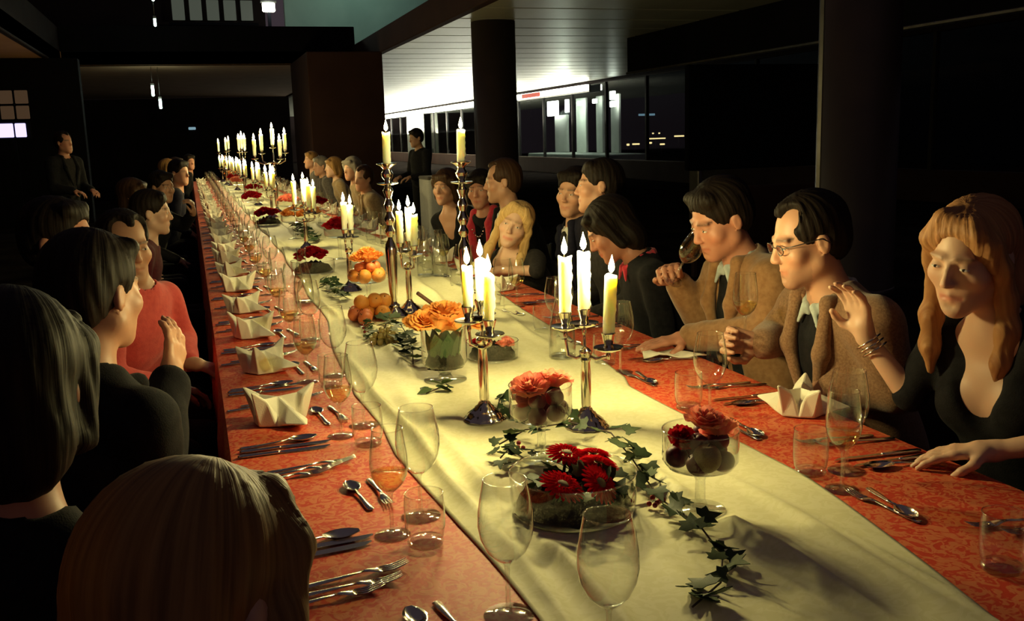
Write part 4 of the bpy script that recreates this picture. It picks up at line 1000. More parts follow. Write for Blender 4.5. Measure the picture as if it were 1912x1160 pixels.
# --- ivy
garland('ivy_garland', [(0.62, 2.04, 0.02), (0.70, 2.09, 0.03), (0.80, 2.06, 0.045), (0.85, 1.93, 0.05), (0.842, 1.80, 0.03), (0.825, 1.70, 0.02), (0.805, 1.58, 0.02), (0.812, 1.46, 0.02), (0.79, 1.34, 0.015), (0.74, 1.26, 0.012), (0.66, 1.205, 0.012)], 46, 'long dark ivy garland trailing past the gerbera bowl toward the camera', sz=0.042, seed=4,
        berries=((0.80, 1.60, 0.012), (0.79, 1.59, 0.012), (0.805, 1.585, 0.022), (0.795, 1.61, 0.02), (0.81, 1.61, 0.01), (0.785, 1.605, 0.01), (0.655, 2.01, 0.018), (0.664, 2.0, 0.018), (0.66, 2.02, 0.024)), spread=0.028)
garland('ivy_sprig', [(0.60, 1.97, 0.012), (0.63, 2.0, 0.02), (0.64, 1.93, 0.02), (0.60, 1.90, 0.012)], 12, 'grey green ivy sprig behind the left of the gerbera bowl', sz=0.034, seed=9)
garland('ivy_sprig', [(0.70, 2.32, 0.012), (0.745, 2.42, 0.03), (0.76, 2.38, 0.012), (0.73, 2.28, 0.01)], 7, 'small ivy sprig beside the foot of the clustered candelabrum', sz=0.036, seed=12)
garland('ivy_sprig', [(0.70, 3.70, 0.02), (0.70, 3.52, 0.03), (0.68, 3.30, 0.03), (0.66, 3.14, 0.02), (0.62, 2.95, 0.012)], 30, 'dense leafy sprig between the grapes and the orange rose vase', sz=0.05, seed=15, spread=0.04)
garland('ivy_sprig', [(0.60, 3.72, 0.012), (0.57, 3.60, 0.02), (0.58, 3.48, 0.02), (0.55, 3.40, 0.012)], 18, 'greyish sprig with berries in front of the fruit heap', sz=0.03, seed=17, berries=((0.57, 3.58, 0.02), (0.58, 3.55, 0.015), (0.56, 3.5, 0.02), (0.575, 3.62, 0.02)))
garland('ivy_sprig', [(0.58, 2.60, 0.006), (0.62, 2.62, 0.012), (0.66, 2.64, 0.008)], 6, 'flat green leaves at the foot of the orange rose vase', sz=0.05, seed=19, kind='plain')
garland('ivy_sprig', [(0.62, 4.9, 0.02), (0.60, 4.7, 0.03), (0.58, 4.5, 0.03), (0.62, 4.3, 0.02)], 26, 'leafy sprig between the oranges and the dark red bowl', sz=0.045, seed=23, spread=0.04)
garland('ivy_sprig', [(0.85, 8.6, 0.02), (0.8, 8.0, 0.03), (0.78, 7.4, 0.03), (0.8, 6.9, 0.02)], 40, 'leafy sprig under the far orange flowers', sz=0.06, seed=25, spread=0.06)
# --- farther arrangements down the runner
def arrangement(x, y, kind, n, label, s=0.045, ped=0.0, r=0.1):
    if ped: pedestal(x, y, r, ped, ped + 0.06, 'clear pedestal bowl holding ' + label, z=RZ)
    else:
        cyl_bowl('glass_bowl', x, y, r, 0.07, 'low clear glass bowl holding ' + label)
        moss(x, y, r * 0.86, 0.06, 'dark filling under ' + label, int(y * 10))
    R = random.Random(int(y * 100)); n = int(n * 1.5)
    for i in range(n):
        a = i * 2.4; q = r * 0.78 * math.sqrt(i / max(1, n))
        zz = RZ + (ped if ped else 0.03) + 0.012 + 0.075 * (1 - (q / r) ** 2)
        rose(x + q * math.cos(a), y + q * math.sin(a), zz, 0.72 * s * R.uniform(0.85, 1.1), kind, '%s rose of the %s' % (where(q * math.cos(a), q * math.sin(a), r * 0.8), label), label, (R.uniform(-0.3, 0.3), R.uniform(-0.3, 0.3)), a)
arrangement(0.60, 5.40, 'red', 9, 'dark red roses in the bowl beyond the oranges', 0.045, 0, 0.12)
arrangement(0.83, 5.95, 'red', 8, 'bright red roses rising behind the two candles', 0.055, 0.13, 0.09)
arrangement(0.86, 7.9, 'orange', 10, 'orange roses under the four arm candelabrum', 0.055, 0.10, 0.10)
arrangement(0.70, 7.4, 'orange', 8, 'orange blossoms left of the four arm candelabrum', 0.05, 0.12, 0.09)
arrangement(1.05, 8.7, 'red', 8, 'red roses right of the far orange roses', 0.05, 0.12, 0.09)
arrangement(0.62, 8.9, 'red', 9, 'red roses left of the far orange roses', 0.055, 0, 0.13)
arrangement(0.62, 10.9, 'red', 9, 'red roses below the five arm candelabrum', 0.06, 0.08, 0.12)
arrangement(0.90, 9.9, 'pink', 8, 'coral roses beside the five arm candelabrum', 0.06, 0.08, 0.11)
arrangement(0.76, 13.0, 'red', 8, 'red roses beyond the five arm candelabrum', 0.065, 0.08, 0.12)
arrangement(0.66, 15.2, 'pink', 8, 'coral roses far down the table', 0.07, 0.1, 0.12)
arrangement(0.70, 17.0, 'red', 8, 'red roses near the far table end', 0.07, 0.1, 0.12)
arrangement(0.72, 19.0, 'orange', 8, 'orange roses near the far table end', 0.07, 0.1, 0.12)
for (kx, ky) in ((0.664, 2.304), (0.879, 2.144), (0.824, 3.929), (0.687, 4.637), (0.70, 6.6), (0.747, 3.875), (1.007, 3.702)): KEEP.append((kx, ky, 0.07))
KEEP += [(0.404, 1.31, 0.05), (0.486, 1.118, 0.05)]
for k in range(4, 14): pass
build_runner()
# ------------------------------------------------------------------ people: smooth implicit bodies
def V3(*a): return np.array(a, float)
def unit(v): v = np.array(v, float); return v / (np.linalg.norm(v) + 1e-12)
class Field:
    """signed distance grid; shapes are blended in one by one, then meshed as one continuous skin"""
    def __init__(s, lo, hi, h):
        s.lo = np.array(lo, float); s.h = h
        s.n = np.ceil((np.array(hi) - s.lo) / h).astype(int) + 1
        s.d = np.full(tuple(s.n), 1.0, np.float32)
        s.ax = [(s.lo[i] + h * np.arange(s.n[i])).astype(np.float32) for i in range(3)]
    def box(s, lo, hi):
        i0 = np.maximum(np.floor((np.array(lo) - s.lo) / s.h).astype(int), 0); i1 = np.minimum(np.ceil((np.array(hi) - s.lo) / s.h).astype(int) + 1, s.n)
        if np.any(i1 <= i0): return None
        sl = tuple(slice(a, b) for a, b in zip(i0, i1))
        return sl, s.ax[0][sl[0]][:, None, None], s.ax[1][sl[1]][None, :, None], s.ax[2][sl[2]][None, None, :]
    def _mix(s, sl, b, k, sub):
        a = s.d[sl]
        if sub:
            b = -b
            h = np.clip(0.5 - 0.5 * (a - b) / k, 0, 1); s.d[sl] = a * (1 - h) + b * h + k * h * (1 - h)
        else:
            h = np.clip(0.5 + 0.5 * (a - b) / k, 0, 1); s.d[sl] = a * (1 - h) + b * h - k * h * (1 - h)
    def cap(s, a, b, ra, rb=None, k=0.02, sub=False):
        if rb is None: rb = ra
        a = np.array(a, float); b = np.array(b, float); m = max(ra, rb) + k + 3 * s.h
        q = s.box(np.minimum(a, b) - m, np.maximum(a, b) + m)
        if q is None: return
        sl, X, Y, Z = q; ab = b - a; L = float(ab @ ab) + 1e-12
        t = np.clip(((X - a[0]) * ab[0] + (Y - a[1]) * ab[1] + (Z - a[2]) * ab[2]) / L, 0, 1)
        d = np.sqrt((X - a[0] - t * ab[0]) ** 2 + (Y - a[1] - t * ab[1]) ** 2 + (Z - a[2] - t * ab[2]) ** 2) - (ra + t * (rb - ra))
        s._mix(sl, d, k, sub)
    def ell(s, c, r, R=None, k=0.02, sub=False):
        """ellipsoid; R rows are its axes"""
        c = np.array(c, float); r = np.array(r, float); R = np.eye(3) if R is None else np.array(R, float)
        ext = np.sqrt(((R * r[:, None]) ** 2).sum(0)) + k + 3 * s.h
        q = s.box(c - ext, c + ext)
        if q is None: return
        sl, X, Y, Z = q; X = X - c[0]; Y = Y - c[1]; Z = Z - c[2]
        k0 = 0; k1 = 0
        for i in range(3):
            u = X * R[i, 0] + Y * R[i, 1] + Z * R[i, 2]
            k0 = k0 + (u / r[i]) ** 2; k1 = k1 + (u / r[i] ** 2) ** 2
        k0 = np.sqrt(k0); k1 = np.sqrt(k1) + 1e-6
        s._mix(sl, np.where(k0 < 0.3, -min(r) * (1 - k0), k0 * (k0 - 1) / k1), k, sub)
    def half(s, p, n, k=0.01):
        """cut away everything on the side n points to"""
        n = unit(n); X, Y, Z = s.ax[0][:, None, None], s.ax[1][None, :, None], s.ax[2][None, None, :]
        d = (X - p[0]) * n[0] + (Y - p[1]) * n[1] + (Z - p[2]) * n[2]
        s.d = np.maximum(s.d, d.astype(np.float32))
    def mesh(s):
        d = s.d; ins = d < 0
        cnt = np.zeros(tuple(s.n - 1), np.int8)
        for i in (0, 1):
            for j in (0, 1):
                for k in (0, 1): cnt += ins[i:s.n[0] - 1 + i, j:s.n[1] - 1 + j, k:s.n[2] - 1 + k]
        act = (cnt > 0) & (cnt < 8)
        idx = np.full(act.shape, -1, np.int32); I = np.argwhere(act); idx[act] = np.arange(len(I))
        acc = np.zeros((len(I), 3)); num = np.zeros(len(I))
        C8 = [(i, j, k) for i in (0, 1) for j in (0, 1) for k in (0, 1)]
        val = {c: d[I[:, 0] + c[0], I[:, 1] + c[1], I[:, 2] + c[2]].astype(float) for c in C8}
        for c in C8:
            for ax in range(3):
                if c[ax]: continue
                e = list(c); e[ax] = 1; e = tuple(e); a, b = val[c], val[e]
                m = (a < 0) != (b < 0); t = np.where(m, a / np.where(m, a - b, 1), 0)
                p = np.tile(np.array(c, float), (len(I), 1)); p[:, ax] += t
                acc += p * m[:, None]; num += m
        V = s.lo + (I + acc / np.maximum(num, 1)[:, None]) * s.h
        F = []
        for ax in range(3):
            o1, o2 = [(1, 2), (2, 0), (0, 1)][ax]
            sh = [slice(None)] * 3; sh2 = [slice(None)] * 3; sh[ax] = slice(0, -1); sh2[ax] = slice(1, None)
            a, b = ins[tuple(sh)], ins[tuple(sh2)]
            E = np.argwhere(a != b); fl = a[tuple(E.T)]
            ok = (E[:, o1] > 0) & (E[:, o2] > 0) & (E[:, o1] < s.n[o1] - 1) & (E[:, o2] < s.n[o2] - 1); E = E[ok]; fl = fl[ok]
            q = []
            for u, w_ in ((0, 0), (-1, 0), (-1, -1), (0, -1)):
                P = E.copy(); P[:, o1] += u; P[:, o2] += w_; q.append(idx[P[:, 0], P[:, 1], P[:, 2]])
            Q = np.stack(q, 1); Q[~fl] = Q[~fl][:, ::-1]; F.append(Q)
        return V, np.concatenate(F)
def sdf_object(name, fld, mat, parent, origin, tint=None):
    V, F = fld.mesh()
    if len(F) == 0: return None
    V = V - np.array(origin)
    me = bpy.data.meshes.new(name)
    me.vertices.add(len(V)); me.vertices.foreach_set('co', V.astype(np.float32).ravel())
    me.loops.add(F.size); me.loops.foreach_set('vertex_index', F.astype(np.int32).ravel())
    me.polygons.add(len(F)); me.polygons.foreach_set('loop_start', np.arange(0, F.size, 4, dtype=np.int32))
    me.polygons.foreach_set('use_smooth', np.ones(len(F), bool))
    me.update(calc_edges=True); me.validate()
    me.materials.append(MATS[mat])
    if tint is not None:
        c = np.ones((len(V), 4), np.float32); c[:, :3] = tint(V + np.array(origin))
        at = me.color_attributes.new('tint', 'FLOAT_COLOR', 'POINT'); at.data.foreach_set('color', c.ravel())
    return link(name, me, parent)
def head_frame(yaw, pitch, roll):
    f = V3(math.cos(yaw) * math.cos(pitch), math.sin(yaw) * math.cos(pitch), math.sin(pitch))
    r = unit(np.cross(f, V3(0, 0, 1))); u = np.cross(r, f)
    c, s_ = math.cos(roll), math.sin(roll)
    r, u = r * c + u * s_, u * c - r * s_
    return np.array([r, f, u])          # rows: right, forward, up
def hand_prims(F, wrist, d, n, thumb_side, curl, scale=1.0, spread=0.12, k=0.006):
    """palm with four unequal fingers and a thumb leaving its side; curl = (knuckle, middle, tip) radians toward n"""
    d = unit(d); n = unit(np.array(n, float) - d * (np.array(n, float) @ d)); sd = unit(thumb_side * np.cross(d, n)); s = scale
    F.cap(wrist, wrist + d * 0.03 * s, 0.024 * s, 0.026 * s, 0.015)
    offs = [0.030, 0.010, -0.010, -0.028]; lens = [0.92, 1.0, 0.94, 0.74]
    for q, (o, L) in enumerate(zip(offs, lens)):
        kn = wrist + d * (0.088 - 0.004 * abs(q - 1)) * s + sd * o * s
        F.cap(wrist + d * 0.02 * s + sd * o * 0.5 * s, kn, 0.0135 * s, 0.011 * s, 0.012)
        a = 0.0; p = kn; fd = unit(d + sd * spread * o * 20)
        for seg, (ln, cu) in enumerate(zip((0.046, 0.028, 0.021), curl)):
            a += cu; e = p + (fd * math.cos(a) + n * math.sin(a)) * ln * L * s
            F.cap(p, e, (0.0098 - 0.001 * seg) * s, (0.0090 - 0.001 * seg) * s, k); p = e
    b = wrist + d * 0.022 * s + sd * 0.02 * s; m1 = b + unit(sd * 0.75 + d * 0.55 + n * 0.35) * 0.042 * s
    m2 = m1 + unit(d * 0.8 + n * 0.45 + sd * 0.1) * 0.032 * s; m3 = m2 + unit(d * 0.8 + n * 0.6 - sd * 0.25) * 0.024 * s
    F.cap(b, m1, 0.0155 * s, 0.0115 * s, 0.012); F.cap(m1, m2, 0.0112 * s, 0.010 * s, k); F.cap(m2, m3, 0.0098 * s, 0.0082 * s, k)
def head_prims(F, c, R, fem, detail, sc=1.0):
    P = lambda x, y, z: c + (x * R[0] + y * R[1] + z * R[2]) * sc
    q = lambda *r: np.array(r) * sc
    F.ell(P(0, -0.014, 0.038), q(0.072, 0.092, 0.080), R, 0.02)
    F.ell(P(0, 0.024, -0.022), q(0.057, 0.064, 0.074), R, 0.03)
    w_ = 0.042 if fem else 0.049
    for sx in (-1, 1):
        F.cap(P(sx * w_, 0.002, -0.054), P(sx * 0.014, 0.060, -0.092), 0.018 * sc, 0.017 * sc, 0.035 * sc)
    F.ell(P(0, 0.072, -0.097), q(0.017 if fem else 0.022, 0.015, 0.015), R, 0.022)
    F.ell(P(0, 0.062, -0.064), q(0.038, 0.020, 0.024), R, 0.025)                                 # muzzle
    if detail:
        for sx in (-1, 1):
            F.ell(P(sx * 0.043, 0.056, -0.022), q(0.023, 0.022, 0.022), R, 0.025)                  # cheekbone
            F.ell(P(sx * 0.032, 0.103, 0.006), q(0.021, 0.021, 0.012), R, 0.014, True)             # eye socket
            F.ell(P(sx * 0.032, 0.0725, 0.0045), q(0.0145, 0.0135, 0.0115), R, 0.006)               # lid
            F.cap(P(sx * 0.014, 0.085, 0.0245), P(sx * 0.046, 0.074, 0.026), 0.0060 * sc, 0.0050 * sc, 0.014)   # brow
            F.ell(P(sx * 0.0095, 0.094, -0.031), q(0.0075, 0.009, 0.0065), R, 0.007)               # nostril wing
        F.cap(P(0, 0.084, 0.016), P(0, 0.1035, -0.026), 0.0065 * sc, 0.0095 * sc, 0.011)
        for sx in (-1, 1):
            F.cap(P(sx * 0.025, 0.0745, -0.0615), P(0, 0.0880, -0.0580), 0.0040 * sc, 0.0054 * sc, 0.005)
        F.cap(P(-0.018, 0.0775, -0.0690), P(0.0, 0.0830, -0.0700), 0.0050 * sc, 0.0062 * sc, 0.006); F.cap(P(0.018, 0.0775, -0.0690), P(0.0, 0.0830, -0.0700), 0.0050 * sc, 0.0062 * sc, 0.006)
        [F.cap(P(sx * 0.027, 0.0800, -0.0645), P(0, 0.0930, -0.0640), 0.0020 * sc, None, 0.003, True) for sx in (-1, 1)]
        F.ell(P(0, 0.092, -0.083), q(0.014, 0.007, 0.005), R, 0.008, True)
    else:
        F.cap(P(0, 0.084, 0.014), P(0, 0.103, -0.025), 0.008 * sc, 0.011 * sc, 0.012)
        for sx in (-1, 1):
            F.ell(P(sx * 0.033, 0.102, 0.008), q(0.020, 0.020, 0.013), R, 0.012, True)
    for sx in (-1, 1):
        F.ell(P(sx * 0.074, -0.012, -0.004), q(0.0085, 0.017, 0.029), R, 0.007)
        if detail: F.ell(P(sx * 0.0835, -0.007, -0.001), q(0.006, 0.009, 0.017), R, 0.005, True)
SKIN = {'warm': (0.56, 0.30, 0.19), 'pale': (0.64, 0.40, 0.28), 'ruddy': (0.54, 0.25, 0.16), 'tan': (0.46, 0.25, 0.15)}
BROWC = {'hair_dark': (0.04, 0.022, 0.015), 'hair_brown': (0.08, 0.04, 0.025), 'hair_blonde': (0.3, 0.18, 0.1), 'hair_grey': (0.14, 0.10, 0.08), 'hair_darkblonde': (0.2, 0.12, 0.07), 'hair_strawberry': (0.28, 0.14, 0.08)}
def hair_field(F, c, R, style, sc, nb):
    P = lambda x, y, z: c + (x * R[0] + y * R[1] + z * R[2]) * sc
    q = lambda *r: np.array(r) * sc
    if style in ('short', 'shortback', 'receding', 'cap'):
        F.ell(P(0, -0.018, 0.046), q(0.083, 0.102, 0.090), R, 0.01)
        F.ell(P(0, -0.055, -0.005), q(0.070, 0.060, 0.070), R, 0.03)
        F.cap(P(-0.05, 0.045, 0.093), P(0.05, 0.05, 0.092), 0.022 * sc, 0.020 * sc, 0.02)
        F.ell(P(0, 0.10, -0.012), q(0.083, 0.075, 0.080 if style != 'receding' else 0.105), R, 0.012, True)
        F.ell(P(0, 0.02, -0.10), q(0.12, 0.075, 0.085), R, 0.012, True)
        for sx in (-1, 1): F.ell(P(sx * 0.085, 0.0, -0.012), q(0.022, 0.030, 0.036), R, 0.008, True)
        if style == 'receding':
            for sx in (-1, 1): F.ell(P(sx * 0.045, 0.085, 0.09), q(0.035, 0.06, 0.05), R, 0.012, True)
    elif style in ('long', 'longback'):
        F.ell(P(0, -0.018, 0.044), q(0.083, 0.102, 0.088), R, 0.01)
        F.ell(P(0, -0.070, -0.07), q(0.080, 0.045, 0.13), R, 0.04)
        for sx in (-1, 1):
            pts = [(sx * 0.040, 0.050, 0.094, 0.018), (sx * 0.070, 0.044, 0.050, 0.017), (sx * 0.080, 0.022, -0.01, 0.018), (sx * 0.080, 0.008, -0.08, 0.021), (sx * 0.088, 0.018, -0.15, 0.025), (sx * 0.084, 0.036, -0.22, 0.021), (sx * 0.078, 0.046, -0.275, 0.009)]
            for a, b in zip(pts, pts[1:]): F.cap(P(*a[:3]), P(*b[:3]), a[3] * sc, b[3] * sc, 0.02)
        F.ell(P(0, 0.112, -0.022), q(0.063, 0.082, 0.104), R, 0.014, True)
        if style == 'long':           # side-parted fringe
            F.cap(P(0.030, 0.050, 0.108), P(-0.050, 0.058, 0.074), 0.012 * sc, 0.012 * sc, 0.02); F.cap(P(-0.050, 0.058, 0.074), P(-0.070, 0.040, 0.010), 0.012 * sc, 0.010 * sc, 0.02)
        F.ell(P(0, 0.02, -0.17), q(0.060, 0.10, 0.12), R, 0.015, True)
    elif style == 'bob':
        F.ell(P(0, -0.020, 0.044), q(0.088, 0.104, 0.092), R, 0.01)
        F.ell(P(0, -0.055, -0.05), q(0.085, 0.060, 0.090), R, 0.03)
        for sx in (-1, 1): F.cap(P(sx * 0.078, 0.030, 0.05), P(sx * 0.078, 0.0, -0.070), 0.019 * sc, 0.018 * sc, 0.035)
        F.cap(P(-0.05, 0.062, 0.082), P(0.05, 0.066, 0.078), 0.018 * sc, 0.018 * sc, 0.015)
        F.ell(P(0, 0.110, -0.030), q(0.064, 0.080, 0.085), R, 0.012, True)
        F.ell(P(0, 0.03, -0.15), q(0.060, 0.09, 0.08), R, 0.012, True)
    # strands: fine waves that run from the crown down
    X, Y, Z = F.ax[0][:, None, None] - c[0], F.ax[1][None, :, None] - c[1], F.ax[2][None, None, :] - c[2]
    lx = X * R[0, 0] + Y * R[0, 1] + Z * R[0, 2]; ly = X * R[1, 0] + Y * R[1, 1] + Z * R[1, 2]; lz = X * R[2, 0] + Y * R[2, 1] + Z * R[2, 2]
    th = np.arctan2(lx, -ly + 0.02)
    F.d += (0.0011 * np.sin(th * 23 + 3 * np.sin(lz * 16)) + 0.0008 * np.sin(th * 47 + 4 * np.sin(lz * 23 + 1))).astype(np.float32)
SEAT = {}
def lower_body(stand):
    """trousers and shoes shared by everyone; hip at origin, facing +y"""
    if stand in SEAT: return SEAT[stand]
    F = Field((-0.30, -0.22, -0.98 if stand else -0.52), (0.30, 0.70, 0.16), 0.014)
    F.ell((0, 0.0, 0.02), (0.165, 0.115, 0.12), None, 0.03)
    for sx in (-1, 1):
        if stand:
            F.cap((sx * 0.085, 0, -0.03), (sx * 0.095, 0.01, -0.46), 0.088, 0.062, 0.03); F.cap((sx * 0.095, 0.01, -0.46), (sx * 0.10, -0.01, -0.86), 0.062, 0.050, 0.02)
        else:
            F.cap((sx * 0.085, 0.02, 0.0), (sx * 0.10, 0.42, 0.01), 0.088, 0.064, 0.03); F.cap((sx * 0.10, 0.42, 0.01), (sx * 0.10, 0.40, -0.40), 0.062, 0.050, 0.02)
    V, Q = F.mesh()
    me = MB().add(V, [tuple(x) for x in Q]).mesh('trousers', 'cloth_black')
    fz = -0.93 if stand else -0.47; fy = -0.01 if stand else 0.40
    G = Field((-0.18, fy - 0.12, fz - 0.05), (0.18, fy + 0.25, fz + 0.12), 0.010); sm_ = []
    for sx in (-1, 1):
        G = Field((-0.08, -0.12, -0.02), (0.08, 0.25, 0.14), 0.010)
        G.cap((0, -0.05, 0.045), (0, 0.03, 0.05), 0.042, 0.045, 0.02); G.cap((0, 0.03, 0.04), (0, 0.16, 0.032), 0.042, 0.030, 0.02); G.cap((0, -0.03, 0.05), (0, -0.02, 0.11), 0.042, 0.045, 0.02)
        G.half((0, 0, 0.004), (0, 0, -1))
        Vs, Qs = G.mesh(); sm_.append((MB().add(Vs, [tuple(x) for x in Qs]).mesh('shoe', 'leather_black'), (sx * 0.10, fy, (-0.93 if stand else -0.485))))
    SEAT[stand] = (me, sm_); return SEAT[stand]
CHAIR = {}
def chair(x, y, rz, label):
    if not CHAIR:
        CHAIR['seat'] = MB().bevel_box((0, 0, 0.415), (0.44, 0.44, 0.05), 0.012).mesh('seat', 'chair_black', False)
        CHAIR['backrest'] = MB().bevel_box((0, -0.215, 0.64), (0.40, 0.03, 0.24), 0.01).mesh('backrest', 'chair_black', False)
        CHAIR['leg'] = MB().bevel_box((0, 0, 0.195), (0.03, 0.03, 0.39), 0.006).mesh('leg', 'chair_black', False)
        CHAIR['post'] = MB().bevel_box((0, 0, 0.6), (0.025, 0.025, 0.34), 0.005).mesh('post', 'chair_black', False)
    o = empty('dining_chair', (x, y, 0), rz)
    link('seat', CHAIR['seat'], o); link('backrest', CHAIR['backrest'], o)
    for sx in (-0.19, 0.19):
        for sy in (-0.19, 0.19): link('leg', CHAIR['leg'], o, (sx, sy, 0))
        link('post', CHAIR['post'], o, (sx, -0.205, 0))
    tag(o, label, 'chair', 'black dining chairs')
def person(label, head, yaw, pitch=0.0, roll=0.0, hip=None, torso=None, fem=False, hair='short', hairmat='hair_dark', skin='warm', layers=(('jacket', 'cloth_black', None),),
           arms=(None, None), h=0.008, detail=None, collar=None, glasses=False, stand=False, stubble=0.0, extra=None, bare_arms=False, neck_low=0.0, sh=None, tie=None, hs=1.0, group='guests at the table', sleeve=0.10, chairlabel=None, shoulder_w=None, bust=0.0, eyes=None):
    """head: centre; hip: (x, y, z); torso yaw; arms: (right, left) -> (elbow, wrist, hand_dir, palm_normal, curl)"""
    D = math.radians
    head = np.array(head, float); R = head_frame(D(yaw), D(pitch), D(roll))
    detail = (h < 0.0085) if detail is None else detail
    side = 1 if head[0] < 0.77 else -1
    tyaw = D(torso if torso is not None else (0 if side == 1 else 180))
    tf = V3(math.cos(tyaw), math.sin(tyaw), 0); tr = V3(math.sin(tyaw), -math.cos(tyaw), 0)      # forward, right
    if hip is None: hip = (head[0] - tf[0] * 0.17, head[1] - tf[1] * 0.17, 0.50)
    hip = np.array(hip, float)
    nb = head - R[2] * 0.155 - V3(0, 0, 0.01) - R[1] * 0.035         # base of the neck
    if sh is not None: nb = np.array(sh, float)
    up = unit(nb - hip); fw = unit(tf - up * (tf @ up)); rt = np.cross(fw, up)
    TR = np.array([rt, fw, up]); L = np.linalg.norm(nb - hip)
    sw = shoulder_w or (0.150 if fem else 0.178)
    chest = hip + up * L * 0.66; waist = hip + up * L * 0.30
    shR = nb - up * 0.055 + rt * sw; shL = nb - up * 0.055 - rt * sw
    A = []
    for i, (arm, s0) in enumerate(zip(arms, (shR, shL))):
        sg = 1 if i == 0 else -1
        if arm is None:
            el = s0 - up * 0.27 + rt * sg * 0.03 + fw * 0.05; wr = el + fw * 0.20 - rt * sg * 0.08 + V3(0, 0, -0.03)
            if side == 1: wr[0] = min(wr[0], -0.06)
            elif not stand: wr[0] = max(wr[0], 1.58)
            arm = (el, wr, unit(wr - el), V3(0, 0, -1), (0.4, 0.5, 0.3))
        el, wr, hd, pn, cu = [np.array(q, float) for q in arm]
        # keep believable bone lengths
        A.append((s0, el, wr, hd, pn, cu, sg))
    pts = [head, hip, shR, shL] + [a[j] for a in A for j in (1, 2)] + [a[2] + unit(a[3]) * 0.19 for a in A]
    lo = np.min(pts, 0) - 0.16; hi = np.max(pts, 0) + 0.16; lo[2] = hip[2] - 0.06; hi[2] = max(hi[2], head[2] + 0.16)
    root = empty('person', (hip[0], hip[1], 0)); org = (hip[0], hip[1], 0)
    def torso_prims(F, g, arms_to=1.0, low=True):
        F.ell(chest, np.array((0.150 if fem else 0.168, 0.100 if fem else 0.115, 0.17)) + g, TR, 0.04)
        F.ell(waist, np.array((0.125 if fem else 0.150, 0.095 if fem else 0.115, 0.16)) + g, TR, 0.06)
        F.ell(hip + up * 0.04, np.array((0.160, 0.115, 0.11)) + g, TR, 0.06)
        F.cap(shR - rt * 0.02, nb - up * 0.015, 0.050 + g, 0.050 + g, 0.05); F.cap(shL + rt * 0.02, nb - up * 0.015, 0.050 + g, 0.050 + g, 0.05)
        if bust:
            for sg in (-1, 1): F.ell(chest + fw * 0.065 + rt * sg * 0.068 + up * 0.015, np.array((0.058, 0.05, 0.06)) * (0.8 + bust) + g, TR, 0.03)
    thin = 0.85 if fem else 1.0
    def arm_prims(F, g, upto=2.0):
        for (s0, el, wr, hd, pn, cu, sg) in A:
            F.cap(s0, el, 0.052 * thin + g, 0.040 * thin + g, 0.03)
            if upto > 1: F.cap(el, el + (wr - el) * min(1.0, upto - 1), 0.041 * thin + g, (0.041 + (0.027 - 0.041) * min(1.0, upto - 1)) * thin + g, 0.012)
    # --- body: one continuous skin from crown to hips and fingertips
    F = Field(lo, hi, h)
    torso_prims(F, -0.006); arm_prims(F, -0.004)
    F.cap(nb - up * 0.02, head - R[2] * 0.05 - R[1] * 0.012, (0.045 if fem else 0.058), (0.041 if fem else 0.052), 0.03)
    head_prims(F, head, R, fem, detail, hs)
    for (s0, el, wr, hd, pn, cu, sg) in A:
        hand_prims(F, wr, hd, pn, -sg, cu, 0.9 if fem else 1.0)
    base = np.array(SKIN[skin]); brow = np.array(BROWC[hairmat])
    def tint(V):
        Lc = (V - head) @ R.T / hs; c = np.tile(base, (len(V), 1))
        x, y, z = np.abs(Lc[:, 0]), Lc[:, 1], Lc[:, 2]
        face = (y > 0.03)
        g_ = lambda d: np.exp(-d * d)
        def mix(w_, col): c[:] = c * (1 - w_[:, None]) + np.array(col) * w_[:, None]
        mix(0.35 * face * g_((x - 0.045) / 0.022) * g_((z + 0.03) / 0.022), base * (1.05, 0.72, 0.68))
        mix(0.30 * g_(x / 0.016) * g_((z + 0.026) / 0.016) * (y > 0.09), base * (1.05, 0.72, 0.68))
        if stubble: mix(stubble * face * np.clip((-0.045 - z) / 0.02, 0, 1), base * (0.42, 0.40, 0.42))
        mix(0.75 * face * (y > 0.07) * np.clip((0.030 - x) / 0.006, 0, 1) * g_((z + 0.0642) / 0.0080), base * (0.95, 0.42, 0.42) if fem else base * (0.88, 0.58, 0.55))
        mix(0.85 * face * g_((z - 0.0265) / 0.0045) * (x > 0.011) * (x < 0.050), brow)
        mix(0.6 * face * g_((x - 0.032) / 0.014) * g_((z - 0.0085) / 0.0045), base * (0.42, 0.36, 0.36))
        return np.clip(c, 0, 1)
    sdf_object('body', F, 'skin', root, org, tint)
    if detail:
        for sx in (-1, 1):
            c = head + (sx * 0.032 * R[0] + 0.0822 * R[1] + 0.0035 * R[2]) * hs
            e = link('eye', EYE[0], root, c - np.array(org)); e.matrix_local = Matrix.Translation(c - np.array(org)) @ Matrix([list(col) + [0] for col in R.T] + [[0, 0, 0, 1]]).to_4x4() @ Matrix.Scale(hs, 4)
            link('iris', EYE[1], e)
    # --- clothing layers from the inside out
    for li, (nm, mat, cut) in enumerate(layers):
        g = 0.006 + 0.010 * li
        G = Field(lo, hi, max(h, 0.0065) if h < 0.01 else h)
        torso_prims(G, g)
        if not bare_arms: arm_prims(G, g + 0.003, 1.98 - sleeve * (li == 0) * 0 - (0.02 if li else 0.06))
        else: arm_prims(G, g, 0.30)
        if bare_arms:
            for (s0, el, wr, hd, pn, cu, sg) in A: G.half(s0 + (el - s0) * 0.30, el - s0) if False else None
        # neck opening
        nw = 0.058 if fem else 0.064
        G.cap(nb - up * (0.015 + neck_low), head - R[2] * 0.06, nw, nw + 0.01, 0.012, True)
